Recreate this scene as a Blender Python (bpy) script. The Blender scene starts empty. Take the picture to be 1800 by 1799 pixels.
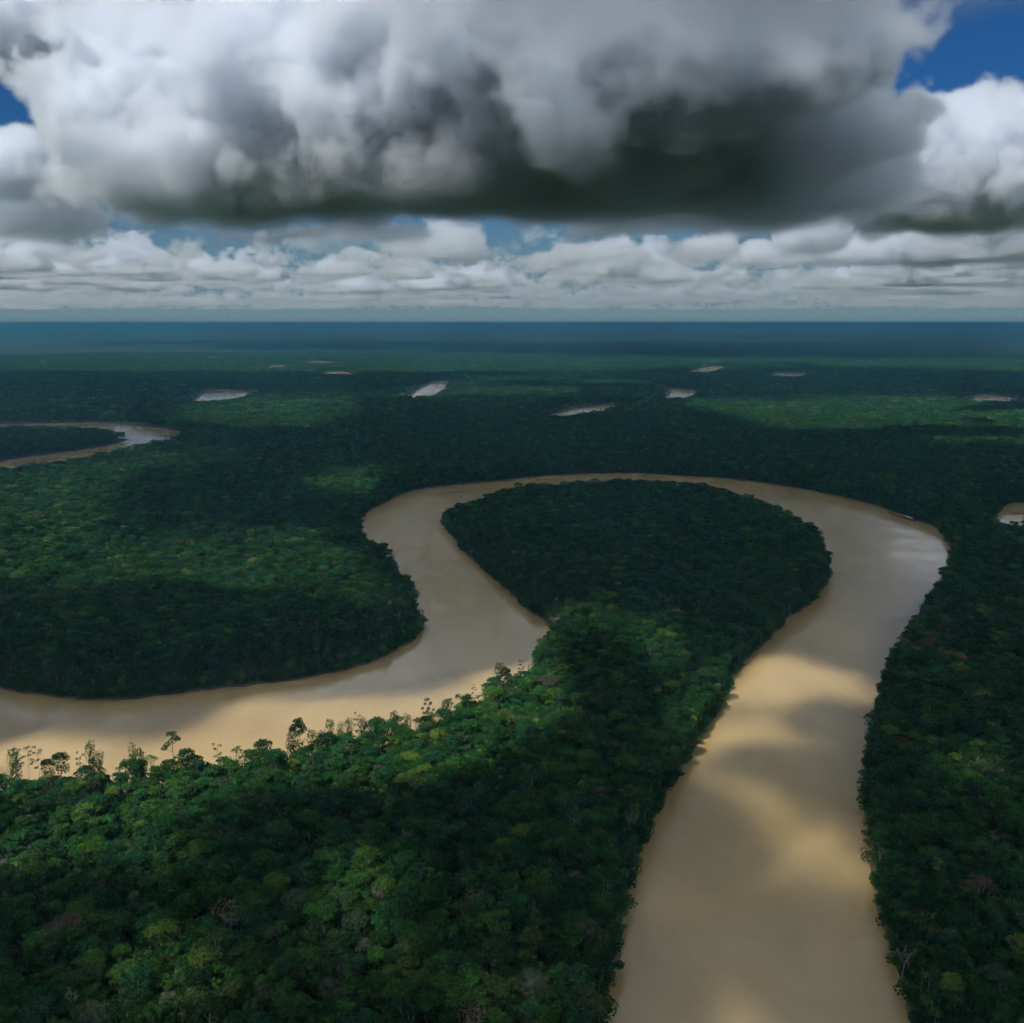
import bpy, math, random
import numpy as np
from mathutils import Vector, Matrix

random.seed(7)
RNG = np.random.default_rng(7)
SCENE = bpy.context.scene
COL = SCENE.collection

# ------------------------------------------------------------------ camera
CAM_H = 200.0                       # metres above the river
FOCAL = 1729.0                      # focal length in photo pixels (1800 wide)
HAZE = 1.3e-4
PITCH = math.atan(332.0 / FOCAL)    # looking down a little
cam_data = bpy.data.cameras.new('camera')
cam_data.sensor_width = 36.0
cam_data.lens = 36.0 * FOCAL / 1800.0
cam_data.clip_start = 1.0
cam_data.clip_end = 400000.0
cam = bpy.data.objects.new('camera', cam_data)
cam.location = (0, 0, CAM_H)
cam.rotation_euler = (math.pi / 2 - PITCH, 0, 0)
COL.objects.link(cam)
SCENE.camera = cam

# ------------------------------------------------------------------ sun, exposure
SUN_EL = math.radians(50.0)
SUN_AZ = math.radians(-138.0)        # from +Y (view direction) towards +X; negative = from the left
SUN_DIR = Vector((math.sin(SUN_AZ) * math.cos(SUN_EL), math.cos(SUN_AZ) * math.cos(SUN_EL), math.sin(SUN_EL)))
sun_data = bpy.data.lights.new('sun', 'SUN')
sun_data.energy = 4.0
sun_data.angle = math.radians(0.45)
sun_data.color = (1.0, 0.965, 0.91)
sun = bpy.data.objects.new('sun', sun_data)
sun.rotation_euler = SUN_DIR.to_track_quat('Z', 'Y').to_euler()
sun.location = (-1500, 0, 4000)
COL.objects.link(sun)

SCENE.view_settings.view_transform = 'Standard'
SCENE.view_settings.look = 'None'
SCENE.view_settings.gamma = 1.0
SCENE.view_settings.use_curve_mapping = False
SCENE.view_settings.exposure = 0.3

SCENE.render.engine = 'CYCLES'
cy = SCENE.cycles
cy.max_bounces = 16
cy.diffuse_bounces = 2
cy.glossy_bounces = 2
cy.transmission_bounces = 2
cy.transparent_max_bounces = 6
cy.volume_bounces = 16
cy.use_adaptive_sampling = True
cy.adaptive_threshold = 0.08
cy.adaptive_min_samples = 12
cy.caustics_reflective = False
cy.caustics_refractive = False
cy.sample_clamp_indirect = 4.0
cy.use_denoising = True
try:
    cy.denoiser = 'OPENIMAGEDENOISE'
except Exception:
    pass
cy.volume_step_rate = 1.0
cy.volume_max_steps = 256


# ------------------------------------------------------------------ node helper
class NT:
    """Small wrapper that writes shader or geometry node expressions."""
    def __init__(self, tree):
        self.t = tree

    def node(self, kind, **props):
        n = self.t.nodes.new(kind)
        for k, v in props.items():
            setattr(n, k, v)
        return n

    def put(self, sock, v):
        if hasattr(v, 'is_output') or isinstance(v, bpy.types.NodeSocket):
            self.t.links.new(v, sock)
        else:
            try:
                sock.default_value = v
            except (TypeError, ValueError):
                sock.default_value = tuple(v) + (1.0,)

    def m(self, op, a, b=0.0, c=None, clamp=False):
        n = self.node('ShaderNodeMath', operation=op, use_clamp=clamp)
        self.put(n.inputs[0], a)
        self.put(n.inputs[1], b)
        if c is not None:
            self.put(n.inputs[2], c)
        return n.outputs[0]

    def add(self, a, b): return self.m('ADD', a, b)
    def sub(self, a, b): return self.m('SUBTRACT', a, b)
    def mul(self, a, b): return self.m('MULTIPLY', a, b)
    def div(self, a, b): return self.m('DIVIDE', a, b)
    def mad(self, a, b, c): return self.m('MULTIPLY_ADD', a, b, c)
    def mx(self, a, b): return self.m('MAXIMUM', a, b)
    def mn(self, a, b): return self.m('MINIMUM', a, b)

    def vec(self, x, y, z=0.0):
        n = self.node('ShaderNodeCombineXYZ')
        for i, v in enumerate((x, y, z)):
            self.put(n.inputs[i], v)
        return n.outputs[0]

    def sep(self, v):
        n = self.node('ShaderNodeSeparateXYZ')
        self.put(n.inputs[0], v)
        return n.outputs

    def vm(self, op, a, b=(0, 0, 0)):
        n = self.node('ShaderNodeVectorMath', operation=op)
        self.put(n.inputs[0], a)
        if op == 'SCALE':
            self.put(n.inputs['Scale'], b)
        else:
            self.put(n.inputs[1], b)
        return n.outputs['Value'] if op in ('LENGTH', 'DISTANCE', 'DOT_PRODUCT') else n.outputs['Vector']

    def noise(self, v, scale, detail=4.0, rough=0.5, lac=2.0, dist=0.0, col=False, dims='3D'):
        n = self.node('ShaderNodeTexNoise', noise_dimensions=dims)
        if v is not None:
            self.put(n.inputs['Vector'], v)
        self.put(n.inputs['Scale'], scale)
        self.put(n.inputs['Detail'], detail)
        self.put(n.inputs['Roughness'], rough)
        self.put(n.inputs['Lacunarity'], lac)
        self.put(n.inputs['Distortion'], dist)
        return n.outputs['Color'] if col else n.outputs[0]

    def smooth(self, v, a, b, lo=0.0, hi=1.0):
        n = self.node('ShaderNodeMapRange', interpolation_type='SMOOTHSTEP')
        for s, x in zip(('Value', 'From Min', 'From Max', 'To Min', 'To Max'), (v, a, b, lo, hi)):
            self.put(n.inputs[s], x)
        return n.outputs[0]

    def mix(self, f, a, b):
        n = self.node('ShaderNodeMix', data_type='RGBA')
        self.put(n.inputs[0], f)
        self.put(n.inputs[6], a)
        self.put(n.inputs[7], b)
        return n.outputs[2]

    def mixf(self, f, a, b):
        n = self.node('ShaderNodeMix', data_type='FLOAT')
        self.put(n.inputs[0], f)
        self.put(n.inputs[2], a)
        self.put(n.inputs[3], b)
        return n.outputs[0]

    def ramp(self, f, stops, mode='LINEAR'):
        n = self.node('ShaderNodeValToRGB')
        cr = n.color_ramp
        cr.interpolation = mode
        while len(cr.elements) < len(stops):
            cr.elements.new(0.5)
        for e, (p, c) in zip(cr.elements, stops):
            e.position = p
            e.color = tuple(c) + (1.0,)
        self.put(n.inputs[0], f)
        return n.outputs[0]


def lin(r, g, b):
    """sRGB 0..255 to linear."""
    out = []
    for c in (r, g, b):
        c /= 255.0
        out.append(c / 12.92 if c <= 0.04045 else ((c + 0.055) / 1.055) ** 2.4)
    return tuple(out)


def ray(px, py):
    """Direction in the world through a pixel of the photograph (1800 x 1799)."""
    x, y = (px - 900.0) / FOCAL, (899.5 - py) / FOCAL
    c, s = math.cos(PITCH), math.sin(PITCH)
    d = Vector((x, c + y * s, -s + y * c))
    return d.normalized()


def azel(px, py):
    d = ray(px, py)
    return math.atan2(d.x, d.y), math.asin(d.z)

def spot(px, py, Y):
    """The point Y metres ahead that the photograph shows at this pixel."""
    d = ray(px, py)
    return Vector((0, 0, CAM_H)) + d * (Y / d.y)


# ------------------------------------------------------------------ sky
def build_world():
    world = bpy.data.worlds.new('World')
    SCENE.world = world
    world.use_nodes = True
    t = world.node_tree
    t.nodes.clear()
    n = NT(t)
    STR = 0.12
    k = 1.0 / STR
    out = n.node('ShaderNodeOutputWorld')
    bg = n.node('ShaderNodeBackground')
    bg.inputs['Strength'].default_value = STR
    t.links.new(bg.outputs[0], out.inputs['Surface'])
    sky = n.node('ShaderNodeTexSky', sky_type='NISHITA')
    sky.sun_disc = False
    sky.sun_elevation = SUN_EL
    sky.sun_rotation = SUN_AZ
    sky.altitude = 200
    sky.air_density = 1.0
    sky.dust_density = 0.3
    sky.ozone_density = 2.5
    blue = n.vm('MULTIPLY', sky.outputs[0], SKY_TINT)
    tc = n.node('ShaderNodeTexCoord')
    dx, dy, dz = n.sep(n.vm('NORMALIZE', tc.outputs['Generated']))
    el = n.mx(n.m('ARCSINE', dz), 0.0)
    az = n.m('ARCTAN2', dx, dy)
    # milky air low over the horizon
    col = n.mix(n.smooth(el, 0.16, 0.01), blue, tuple(v * k for v in lin(98, 124, 134)))
    # the broken overcast goes on overhead and behind
    far_out = n.mx(n.smooth(el, 0.33, 0.50), n.smooth(n.m('ABSOLUTE', az), 0.60, 0.85))
    q = n.vec(n.div(dx, n.add(el, 0.3)), n.div(dy, n.add(el, 0.3)), el)
    c1 = n.noise(q, 1.1, 4, 0.55)
    cc = n.ramp(c1, [(0.40, (0.58, 0.62, 0.67)), (0.52, (0.37, 0.41, 0.455)), (0.70, (0.155, 0.180, 0.21))])
    cov = n.mul(n.mul(n.smooth(c1, 0.36, 0.46), far_out), n.smooth(el, 0.0, 0.08))
    col = n.mix(cov, col, n.vm('SCALE', cc, k))
    t.links.new(col, bg.inputs['Color'])
    world.cycles.sampling_method = 'NONE'


SKY_TINT = (0.060, 0.185, 0.34)
build_world()


# ------------------------------------------------------------------ clouds: one body of vapour, shaped heap by heap
def volume_field(name, lo, hi, res, make_density, mat):
    gt = bpy.data.node_groups.new(name + '_field', 'GeometryNodeTree')
    gt.interface.new_socket('Geometry', in_out='OUTPUT', socket_type='NodeSocketGeometry')
    g = NT(gt)
    go = g.node('NodeGroupOutput')
    vc = g.node('GeometryNodeVolumeCube')
    pos = g.node('GeometryNodeInputPosition').outputs[0]
    g.put(vc.inputs['Density'], make_density(g, pos))
    vc.inputs['Min'].default_value = lo
    vc.inputs['Max'].default_value = hi
    for s, v in zip(('Resolution X', 'Resolution Y', 'Resolution Z'), res):
        vc.inputs[s].default_value = v
    sm = g.node('GeometryNodeSetMaterial')
    sm.inputs['Material'].default_value = mat
    gt.links.new(vc.outputs[0], sm.inputs[0])
    gt.links.new(sm.outputs[0], go.inputs[0])
    me = bpy.data.meshes.new(name)
    me.materials.append(mat)
    ob = bpy.data.objects.new(name, me)
    COL.objects.link(ob)
    md = ob.modifiers.new('field', 'NODES')
    md.node_group = gt
    ob['kind'] = 'stuff'
    return ob


def vapour(name, density, step, color=(0.934, 0.953, 0.981)):
    mat = bpy.data.materials.new(name)
    mat.use_nodes = True
    t = mat.node_tree
    t.nodes.clear()
    n = NT(t)
    mo = n.node('ShaderNodeOutputMaterial')
    pv = n.node('ShaderNodeVolumePrincipled')
    pv.inputs['Density'].default_value = density
    pv.inputs['Color'].default_value = tuple(color) + (1.0,)
    pv.inputs['Anisotropy'].default_value = 0.58
    t.links.new(pv.outputs[0], mo.inputs['Volume'])
    mat.cycles.volume_step_rate = step
    return mat


BASE = 900.0
# heaps given by where the photo shows them: pixel x, y, metres ahead, half width and half height in pixels, half depth in metres, fullness
TOWERS = [
    (350, 240, 7600, 230, 170, 1200, 1.05), (560, 230, 7400, 190, 200, 1200, 1.1), (260, 340, 6900, 110, 90, 600, 1.0), (420, 130, 7000, 170, 90, 600, 0.9),
    (60, 45, 8600, 160, 80, 700, 1.0),
    (15, 300, 8200, 90, 58, 600, 1.0), (50, 410, 9000, 120, 85, 700, 1.1), (140, 465, 8800, 120, 36, 900, 0.9),
    (390, 450, 9000, 190, 44, 700, 0.9), (600, 430, 9200, 170, 34, 600, 0.9),
    (420, 462, 9700, 110, 22, 400, 0.85), (760, 462, 9600, 130, 20, 400, 0.85), (980, 452, 9500, 140, 22, 400, 0.85), (1200, 455, 9600, 120, 24, 400, 0.85),
    # the dark mass right of them
    (760, 250, 7000, 190, 190, 1100, 1.1), (1000, 300, 7200, 260, 150, 1200, 1.15), (1250, 320, 7600, 250, 130, 1200, 1.15), (1390, 220, 6600, 130, 165, 1000, 1.05),
    (1100, 140, 6000, 300, 150, 1000, 1.1), (880, 90, 6200, 220, 120, 900, 1.0), (1290, 90, 5600, 220, 130, 900, 1.1), (1200, 400, 8600, 220, 50, 700, 1.0), (640, 60, 6400, 150, 80, 700, 0.9),
]
HEAPS = [
    (1700, 300, 9000, 180, 110, 900, 1.1), (1580, 330, 9500, 100, 80, 700, 1.0),
    (1740, 425, 12500, 170, 75, 900, 1.1), (1445, 400, 12000, 46, 52, 500, 1.0), (1395, 415, 12200, 38, 42, 500, 1.0),
    (1255, 448, 12000, 60, 36, 500, 1.0), (1330, 462, 13000, 60, 34, 500, 1.0), (1050, 460, 12600, 90, 34, 500, 1.0), (960, 470, 13600, 70, 26, 500, 0.9), (780, 445, 12400, 80, 34, 500, 1.0),
    (700, 478, 14000, 90, 22, 600, 0.9), (1420, 455, 13200, 70, 40, 500, 1.0), (1530, 450, 12800, 60, 40, 500, 1.0), (640, 468, 13400, 50, 34, 400, 0.9), (232, 492, 13500, 40, 34, 400, 1.0), (490, 482, 13000, 80, 26, 500, 0.9), (1160, 474, 14000, 60, 24, 400, 0.9),
]
# decks in plan: x, y, half widths, top, fullness
DECKS = [(1350, 2350, 1500, 800, 1300, 1.15), (650, 2500, 1100, 900, 1400, 1.1)]
# unseen thick layer added above the frame to shade the dark mass
UPPER_SHADE = [(450, 5300, 1500, 1900, 2950, 1.3), (1200, 4600, 1200, 1500, 2900, 1.1)]
GAPS = [(1290, 3080, 270, 450, 2.0), (1720, 3550, 200, 500, 1.6)]


def heaped(heaps, decks, gaps, base_scale, amp, soft, thick, BASE=900.0, rim=False):
    """A density field: ellipsoid heaps and decks with billowed rims and a flat base."""
    def f(g, pos):
        px, py, pz = g.sep(pos)
        km = g.vm('SCALE', pos, 0.001)
        w = g.vm('SUBTRACT', g.noise(km, base_scale * 0.6, 2, 0.5, col=True), (0.5, 0.5, 0.5))
        kw = g.vm('ADD', km, g.vm('SCALE', w, 0.45 / base_scale))
        det = g.sub(g.noise(kw, base_scale, 8, 0.62), 0.5)
        B = -3.0
        for x, y, Y, hw, hh, dep, full in heaps:
            c = spot(x, y, Y)
            d = g.vm('LENGTH', g.vm('MULTIPLY', g.vm('SUBTRACT', pos, c), (FOCAL / (hw * Y), 1.0 / dep, FOCAL / (hh * Y))))
            B = g.mx(B, g.sub(full, d))
        for x, y, rx, ry, top, full in decks:
            d = g.vm('LENGTH', g.vm('MULTIPLY', g.vm('SUBTRACT', pos, (x, y, BASE)), (1.0 / rx, 1.0 / ry, 1.0 / (top - BASE))))
            B = g.mx(B, g.sub(full, d))
        F = g.mad(det, amp, B)
        for x, y, rx, ry, s in gaps:
            d = g.vm('LENGTH', g.vm('MULTIPLY', g.vm('SUBTRACT', pos, (x, y, 0)), (1.0 / rx, 1.0 / ry, 0.0)))
            F = g.sub(F, g.mul(g.smooth(d, 1.3, 0.6), s))
        if rim:      # the deck's ragged eastern rim
            F = g.sub(F, g.mul(g.mul(g.smooth(g.sub(px, g.mul(py, 0.370)), -300.0, 300.0), g.smooth(py, 2650.0, 3000.0)), 2.2))
        bz = g.mad(g.noise(km, 1.1, 5, 0.58), 420.0, BASE - 200.0)        # uneven, nearly flat base
        den = g.mul(g.smooth(F, 0.0, soft), g.smooth(g.sub(pz, bz), 0.0, 140.0))
        return g.mul(den, g.mul(thick, g.smooth(g.sub(pz, BASE), -100.0, 750.0, 0.20, 1.0)))
    return f


def far_field(g, pos):
    """Fair-weather heaps in thousands, out to the horizon; thinner the farther, in place of haze."""
    px, py, pz = g.sep(pos)
    km = g.vm('SCALE', pos, 0.001)
    cov = g.noise(g.vm('MULTIPLY', km, (1.0, 1.0, 0.0)), 0.16, 2, 0.5)
    det = g.noise(g.vm('MULTIPLY', km, (1.0, 1.0, 1.5)), 0.95, 6, 0.64)
    h = g.div(g.sub(pz, BASE), 900.0)
    F = g.add(g.mul(g.sub(cov, 0.5), 0.60), g.sub(det, 0.550))
    F = g.sub(F, g.mul(h, 0.16))
    rng = g.vm('LENGTH', g.vm('MULTIPLY', pos, (1.0, 1.0, 0.0)))
    den = g.mul(g.smooth(F, 0.0, 0.04), g.smooth(h, 0.0, 0.08))
    den = g.mul(den, g.smooth(rng, 11000.0, 12500.0))
    return g.mul(den, g.smooth(rng, 12000.0, 50000.0, 1.0, 0.10))


def cloud_box(lo, hi, vx, vz, make, density, step, label, color=(0.934, 0.953, 0.981)):
    lo, hi = Vector(lo), Vector(hi)
    res = [max(2, int((hi[i] - lo[i]) / (vz if i == 2 else vx))) for i in range(3)]
    ob = volume_field('clouds', lo, hi, res, make, vapour('cloud_vapour', density, step, color))
    ob['label'] = label
    ob['category'] = 'cloud'


Q = 1.0       # size of the cells the clouds are made of
cloud_box((-1500, 1300, 760), (2700, 3800, 1450), 16 * Q, 16 * Q, heaped([], DECKS, GAPS, 1.7, 2.6, 0.25, 1.0, rim=True), 0.010, 3.0, 'thin grey cloud layer at the top and top right of the sky')
cloud_box((-1600, 3000, 2250), (3200, 7500, 3050), 60 * Q, 60 * Q, heaped([], UPPER_SHADE, [], 0.8, 1.6, 0.4, 1.0, BASE=2400.0), 0.006, 2.0, 'unseen upper cloud layer added to shade the dark grey mass')
cloud_box((-5200, 4600, 760), (3400, 10000, 3300), 25 * Q, 25 * Q, heaped(TOWERS, [], [], 1.8, 2.5, 0.13, 1.0), 0.019, 2.5, 'huge heaped cloud, white at left and dark grey in the middle')
cloud_box((-5200, 8000, 760), (6800, 14600, 2600), 32 * Q, 28 * Q, heaped(HEAPS, [], [], 2.4, 1.9, 0.14, 1.0), 0.020, 2.5, 'white cumulus heaps at right and low along the sky')
cloud_box((-14000, 10800, 860), (14000, 24000, 1700), 52 * Q, 42 * Q, far_field, 0.014, 2.0, 'broken small clouds low in the sky', (0.90, 0.925, 0.955))  # greyer vapour colour stands in for haze in front of these clouds
cloud_box((-27000, 24000, 860), (27000, 56000, 1500), 110 * Q, 55 * Q, far_field, 0.014, 1.6, 'rows of tiny far clouds just above the horizon', (0.86, 0.90, 0.94))  # greyer still: haze over the farthest clouds is put into their colour

# ------------------------------------------------------------------ where the water lies
TREE_H = 13.5


def to_ground(px, py, hidden=0.0):
    """Photo pixel to the plain (x, y). hidden = 1: the pixel shows tree tops that hide the bank, so the bank lies nearer."""
    d = ray(px, py)
    s = (CAM_H - TREE_H * hidden) / -d.z
    return (d.x * s, d.y * s)


def smooth_line(pts, n=6, closed=True):
    P = np.array(pts, float)
    N = len(P)
    out = []
    for i in range(N if closed else N - 1):
        p0, p1, p2, p3 = (P[(i + j) % N] if closed else P[min(max(i + j, 0), N - 1)] for j in (-1, 0, 1, 2))
        for t in np.arange(n) / n:
            out.append(0.5 * ((2 * p1) + (-p0 + p2) * t + (2 * p0 - 5 * p1 + 4 * p2 - p3) * t * t + (-p0 + 3 * p1 - 3 * p2 + p3) * t ** 3))
    return np.array(out)


# far and outer bank, its water line in view
OUTER = [(1625, 1900), (1600, 1799), (1580, 1720), (1562, 1650), (1545, 1590), (1535, 1530), (1530, 1460), (1525, 1400), (1522, 1330), (1530, 1290),
         (1545, 1240), (1562, 1190), (1590, 1140), (1625, 1090), (1650, 1040), (1668, 1000), (1668, 965), (1650, 935), (1610, 914), (1560, 897),
         (1500, 880), (1430, 864), (1350, 851), (1270, 841), (1180, 836), (1100, 833), (1000, 834), (920, 841), (850, 849), (780, 856), (730, 863),
         (680, 882), (645, 905), (631, 926), (636, 950), (656, 975), (690, 1000), (720, 1040), (735, 1070), (740, 1092), (733, 1117), (700, 1145),
         (640, 1170), (540, 1190), (450, 1204), (350, 1216), (250, 1227), (170, 1229), (100, 1223), (0, 1212), (-120, 1200), (-300, 1190)]
# near and inner bank: pixel and how far tree tops hide it
INNER = [(-300, 1390, 1), (-120, 1372, 1), (0, 1357, 1), (100, 1357, 1), (200, 1352, 1), (330, 1342, 1), (430, 1335, 1), (520, 1318, 1), (600, 1297, 1), (700, 1284, 1),
         (770, 1260, 1), (800, 1238, 1), (860, 1200, 1), (920, 1172, 1), (952, 1142, .8), (967, 1112, .5), (965, 1092, .1), (930, 1072, 0), (880, 1032, 0),
         (830, 987, 0), (792, 942, 0), (779, 916, .1), (790, 895, .6), (820, 880, 1), (880, 861, 1), (950, 852, 1), (1050, 847, 1), (1130, 846, 1), (1220, 851, 1),
         (1300, 863, 1), (1360, 881, 1), (1410, 906, 1), (1445, 940, 1), (1456, 975, 1), (1440, 1015, 1), (1395, 1050, 1), (1350, 1090, 1), (1320, 1120, 1),
         (1285, 1170, 1), (1250, 1215, 1), (1215, 1270, 1), (1195, 1310, 1), (1175, 1360, 1), (1150, 1410, 1), (1115, 1480, 1.15), (1092, 1540, 1.25),
         (1085, 1580, 1.3), (1075, 1630, 1.3), (1066, 1690, 1.3), (1066, 1740, 1.3), (1070, 1799, 1.3), (1075, 1900, 1.3)]
RIVER = smooth_line([to_ground(x, y) for x, y in OUTER] + [to_ground(*p) for p in INNER])
# the next bend, to the left
BEND = smooth_line([to_ground(*p) for p in [(-260, 747, 0), (0, 747, 0), (100, 745, 0), (180, 745, 0), (240, 749, 0), (300, 757, 0), (320, 765, 0), (290, 773, 1), (255, 780, 1), (215, 788, 1),
        (140, 803, 1), (60, 815, 1), (0, 825, 1), (-260, 870, 1), (-260, 852, 0), (0, 812, 0), (60, 803, 0), (150, 790, 0), (205, 781, 0), (224, 769, .3), (205, 757, 1), (170, 752, 1), (100, 751, 1), (0, 752, 1), (-260, 754, 1)]])
POOLS = [
    [(340, 704, 1), (362, 692, 0), (378, 686, 0), (430, 688, 0), (438, 691, 0), (420, 697, 1), (400, 701, 1), (370, 706, 1)],
    [(720, 698, 1), (742, 683, 0), (770, 671, 0), (786, 671, 0), (775, 683, 1), (748, 696, 1)],
    [(962, 738, 1), (985, 727, 0), (1030, 717, 0), (1078, 713, 0), (1040, 724, 1), (1000, 736, 1)],
    [(1172, 702, 1), (1182, 688, 0), (1180, 684, 0), (1215, 687, 0), (1222, 691, 0), (1200, 697, 1)],
    [(1203, 656, 1), (1230, 649, 0), (1270, 645, 0), (1250, 651, 1), (1225, 656, 1)],
    [(1362, 660, 1), (1368, 656, 0), (1412, 655, 0), (1408, 661, .9), (1390, 665, 1)],
    [(1716, 704, 1), (1720, 696, 0), (1760, 697, 0), (1780, 702, 0), (1762, 707, 1), (1735, 707, 1)],
    [(1745, 906, 1), (1765, 890, 0), (1810, 886, 0), (1900, 890, 0), (1900, 932, 1), (1810, 922, 1), (1770, 918, 1)],
    [(536, 640, .8), (545, 636.5, 0), (582, 637, 0), (570, 641, .8)],
    [(474, 647.5, .8), (482, 643.5, 0), (497, 643.5, 0), (492, 648, .8)],
    [(572, 657, .8), (590, 654.5, 0), (614, 657, 0), (604, 661, .8)],
    [(362, 632, .8), (372, 628.5, 0), (382, 629, 0), (376, 632, .8)],
    [(646, 621.5, .8), (650, 618.5, 0), (664, 619, 0), (660, 622, .8)],
]
POOLS = [smooth_line([to_ground(x, y, h * (0.5 if y < 800 else 1.0)) for x, y, h in q], 4) for q in POOLS]
WATERS = [RIVER, BEND] + POOLS


def signed_to_poly(X, Y, poly):
    """Distance to a polygon's rim, negative inside."""
    n = len(X)
    best = np.full(n, 1e18)
    inside = np.zeros(n, bool)
    A, B = poly, np.roll(poly, -1, axis=0)
    for (ax, ay), (bx, by) in zip(A, B):
        ex, ey = bx - ax, by - ay
        L2 = ex * ex + ey * ey + 1e-9
        t = np.clip(((X - ax) * ex + (Y - ay) * ey) / L2, 0, 1)
        dx, dy = X - ax - t * ex, Y - ay - t * ey
        np.minimum(best, dx * dx + dy * dy, out=best)
        if ey != 0:
            c = ((ay > Y) != (by > Y)) & (X < ex * (Y - ay) / ey + ax)
            inside ^= c
    d = np.sqrt(best)
    return np.where(inside, -d, d)


def shore(X, Y):
    """Signed distance to the nearest water (negative in it)."""
    out = np.full(len(X), 400.0)
    for poly in WATERS:
        lo, hi = poly.min(0) - 400, poly.max(0) + 400
        m = (X > lo[0]) & (X < hi[0]) & (Y > lo[1]) & (Y < hi[1])
        if m.any():
            out[m] = np.minimum(out[m], signed_to_poly(X[m], Y[m], poly))
    # bays and points a few metres deep
    wob = 1.5 * np.sin(X * 0.041 + 2.3 * np.sin(Y * 0.023)) + 1.1 * np.sin(Y * 0.057 + 2.7 * np.sin(X * 0.031)) + 0.8 * np.sin(X * 0.29 + 1.9 * np.sin(Y * 0.17)) + 0.6 * np.sin(Y * 0.41 + 1.5 * np.sin(X * 0.33))
    return out + wob


def mesh_object(name, verts, faces, mats, parent=None, smooth=False):
    me = bpy.data.meshes.new(name)
    verts = np.asarray(verts, np.float32)
    if isinstance(faces, np.ndarray):
        nf, k = faces.shape
        me.vertices.add(len(verts))
        me.vertices.foreach_set('co', verts.ravel())
        me.loops.add(nf * k)
        me.loops.foreach_set('vertex_index', faces.ravel().astype(np.int32))
        me.polygons.add(nf)
        me.polygons.foreach_set('loop_start', (np.arange(nf) * k).astype(np.int32))
        me.polygons.foreach_set('loop_total', np.full(nf, k, np.int32))
        me.update(calc_edges=True)
    else:
        me.from_pydata([tuple(v) for v in verts], [], faces)
    for m in (mats if isinstance(mats, (list, tuple)) else [mats]):
        me.materials.append(m)
    if smooth:
        me.polygons.foreach_set('use_smooth', np.ones(len(me.polygons), bool))
    ob = bpy.data.objects.new(name, me)
    COL.objects.link(ob)
    ob.parent = parent
    return ob


def material(name):
    m = bpy.data.materials.new(name)
    m.use_nodes = True
    t = m.node_tree
    return m, NT(t), t.nodes['Principled BSDF']


# ------------------------------------------------------------------ ground
def ground_material():
    m, n, b = material('forest_floor')
    pos = n.node('ShaderNodeNewGeometry').outputs['Position']
    a = n.noise(n.vm('SCALE', pos, 0.05), 1.0, 5, 0.6)
    c = n.ramp(a, [(0.3, (0.020, 0.024, 0.010)), (0.55, (0.030, 0.040, 0.014)), (0.75, (0.055, 0.045, 0.025))])
    # bare mud along the water
    z = n.sep(pos)[2]
    mud = n.smooth(z, 1.1, 0.35)
    c = n.mix(mud, c, (0.14, 0.098, 0.058, 1))
    n.put(b.inputs['Base Color'], c)
    b.inputs['Roughness'].default_value = 0.9
    return m


def build_ground():
    ang = np.radians(np.concatenate([np.arange(-180, -42, 6), np.linspace(-42, 42, 421), np.arange(48, 180, 6)]))
    rad = [2.0, 60.0, 150.0]
    while rad[-1] < 7200:
        rad.append(rad[-1] + min(max(4.0, rad[-1] * 0.009), 40.0))
    while rad[-1] < 90000:
        rad.append(rad[-1] * 1.12)
    rad = np.array(rad)
    R, A = np.meshgrid(rad, ang, indexing='ij')
    X, Y = (R * np.sin(A)).ravel(), (R * np.cos(A)).ravel()
    s = np.full(len(X), 400.0)
    m = (R.ravel() < 7300)
    s[m] = shore(X[m], Y[m])
    z = np.clip(s * 0.30, -1.8, 1.6) + 0.25 * np.sin(X * 0.05) * np.sin(Y * 0.043) * (s > 6)
    nr, na = R.shape
    i, j = np.meshgrid(np.arange(nr - 1), np.arange(na), indexing='ij')
    j2 = (j + 1) % na
    F = np.stack([i * na + j, (i + 1) * na + j, (i + 1) * na + j2, i * na + j2], -1).reshape(-1, 4)[:, ::-1]
    ob = mesh_object('ground', np.stack([X, Y, z], -1), F, ground_material(), smooth=True)
    ob['kind'] = 'structure'
    ob['label'] = 'flat forest floor with muddy river banks'
    return ob


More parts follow.
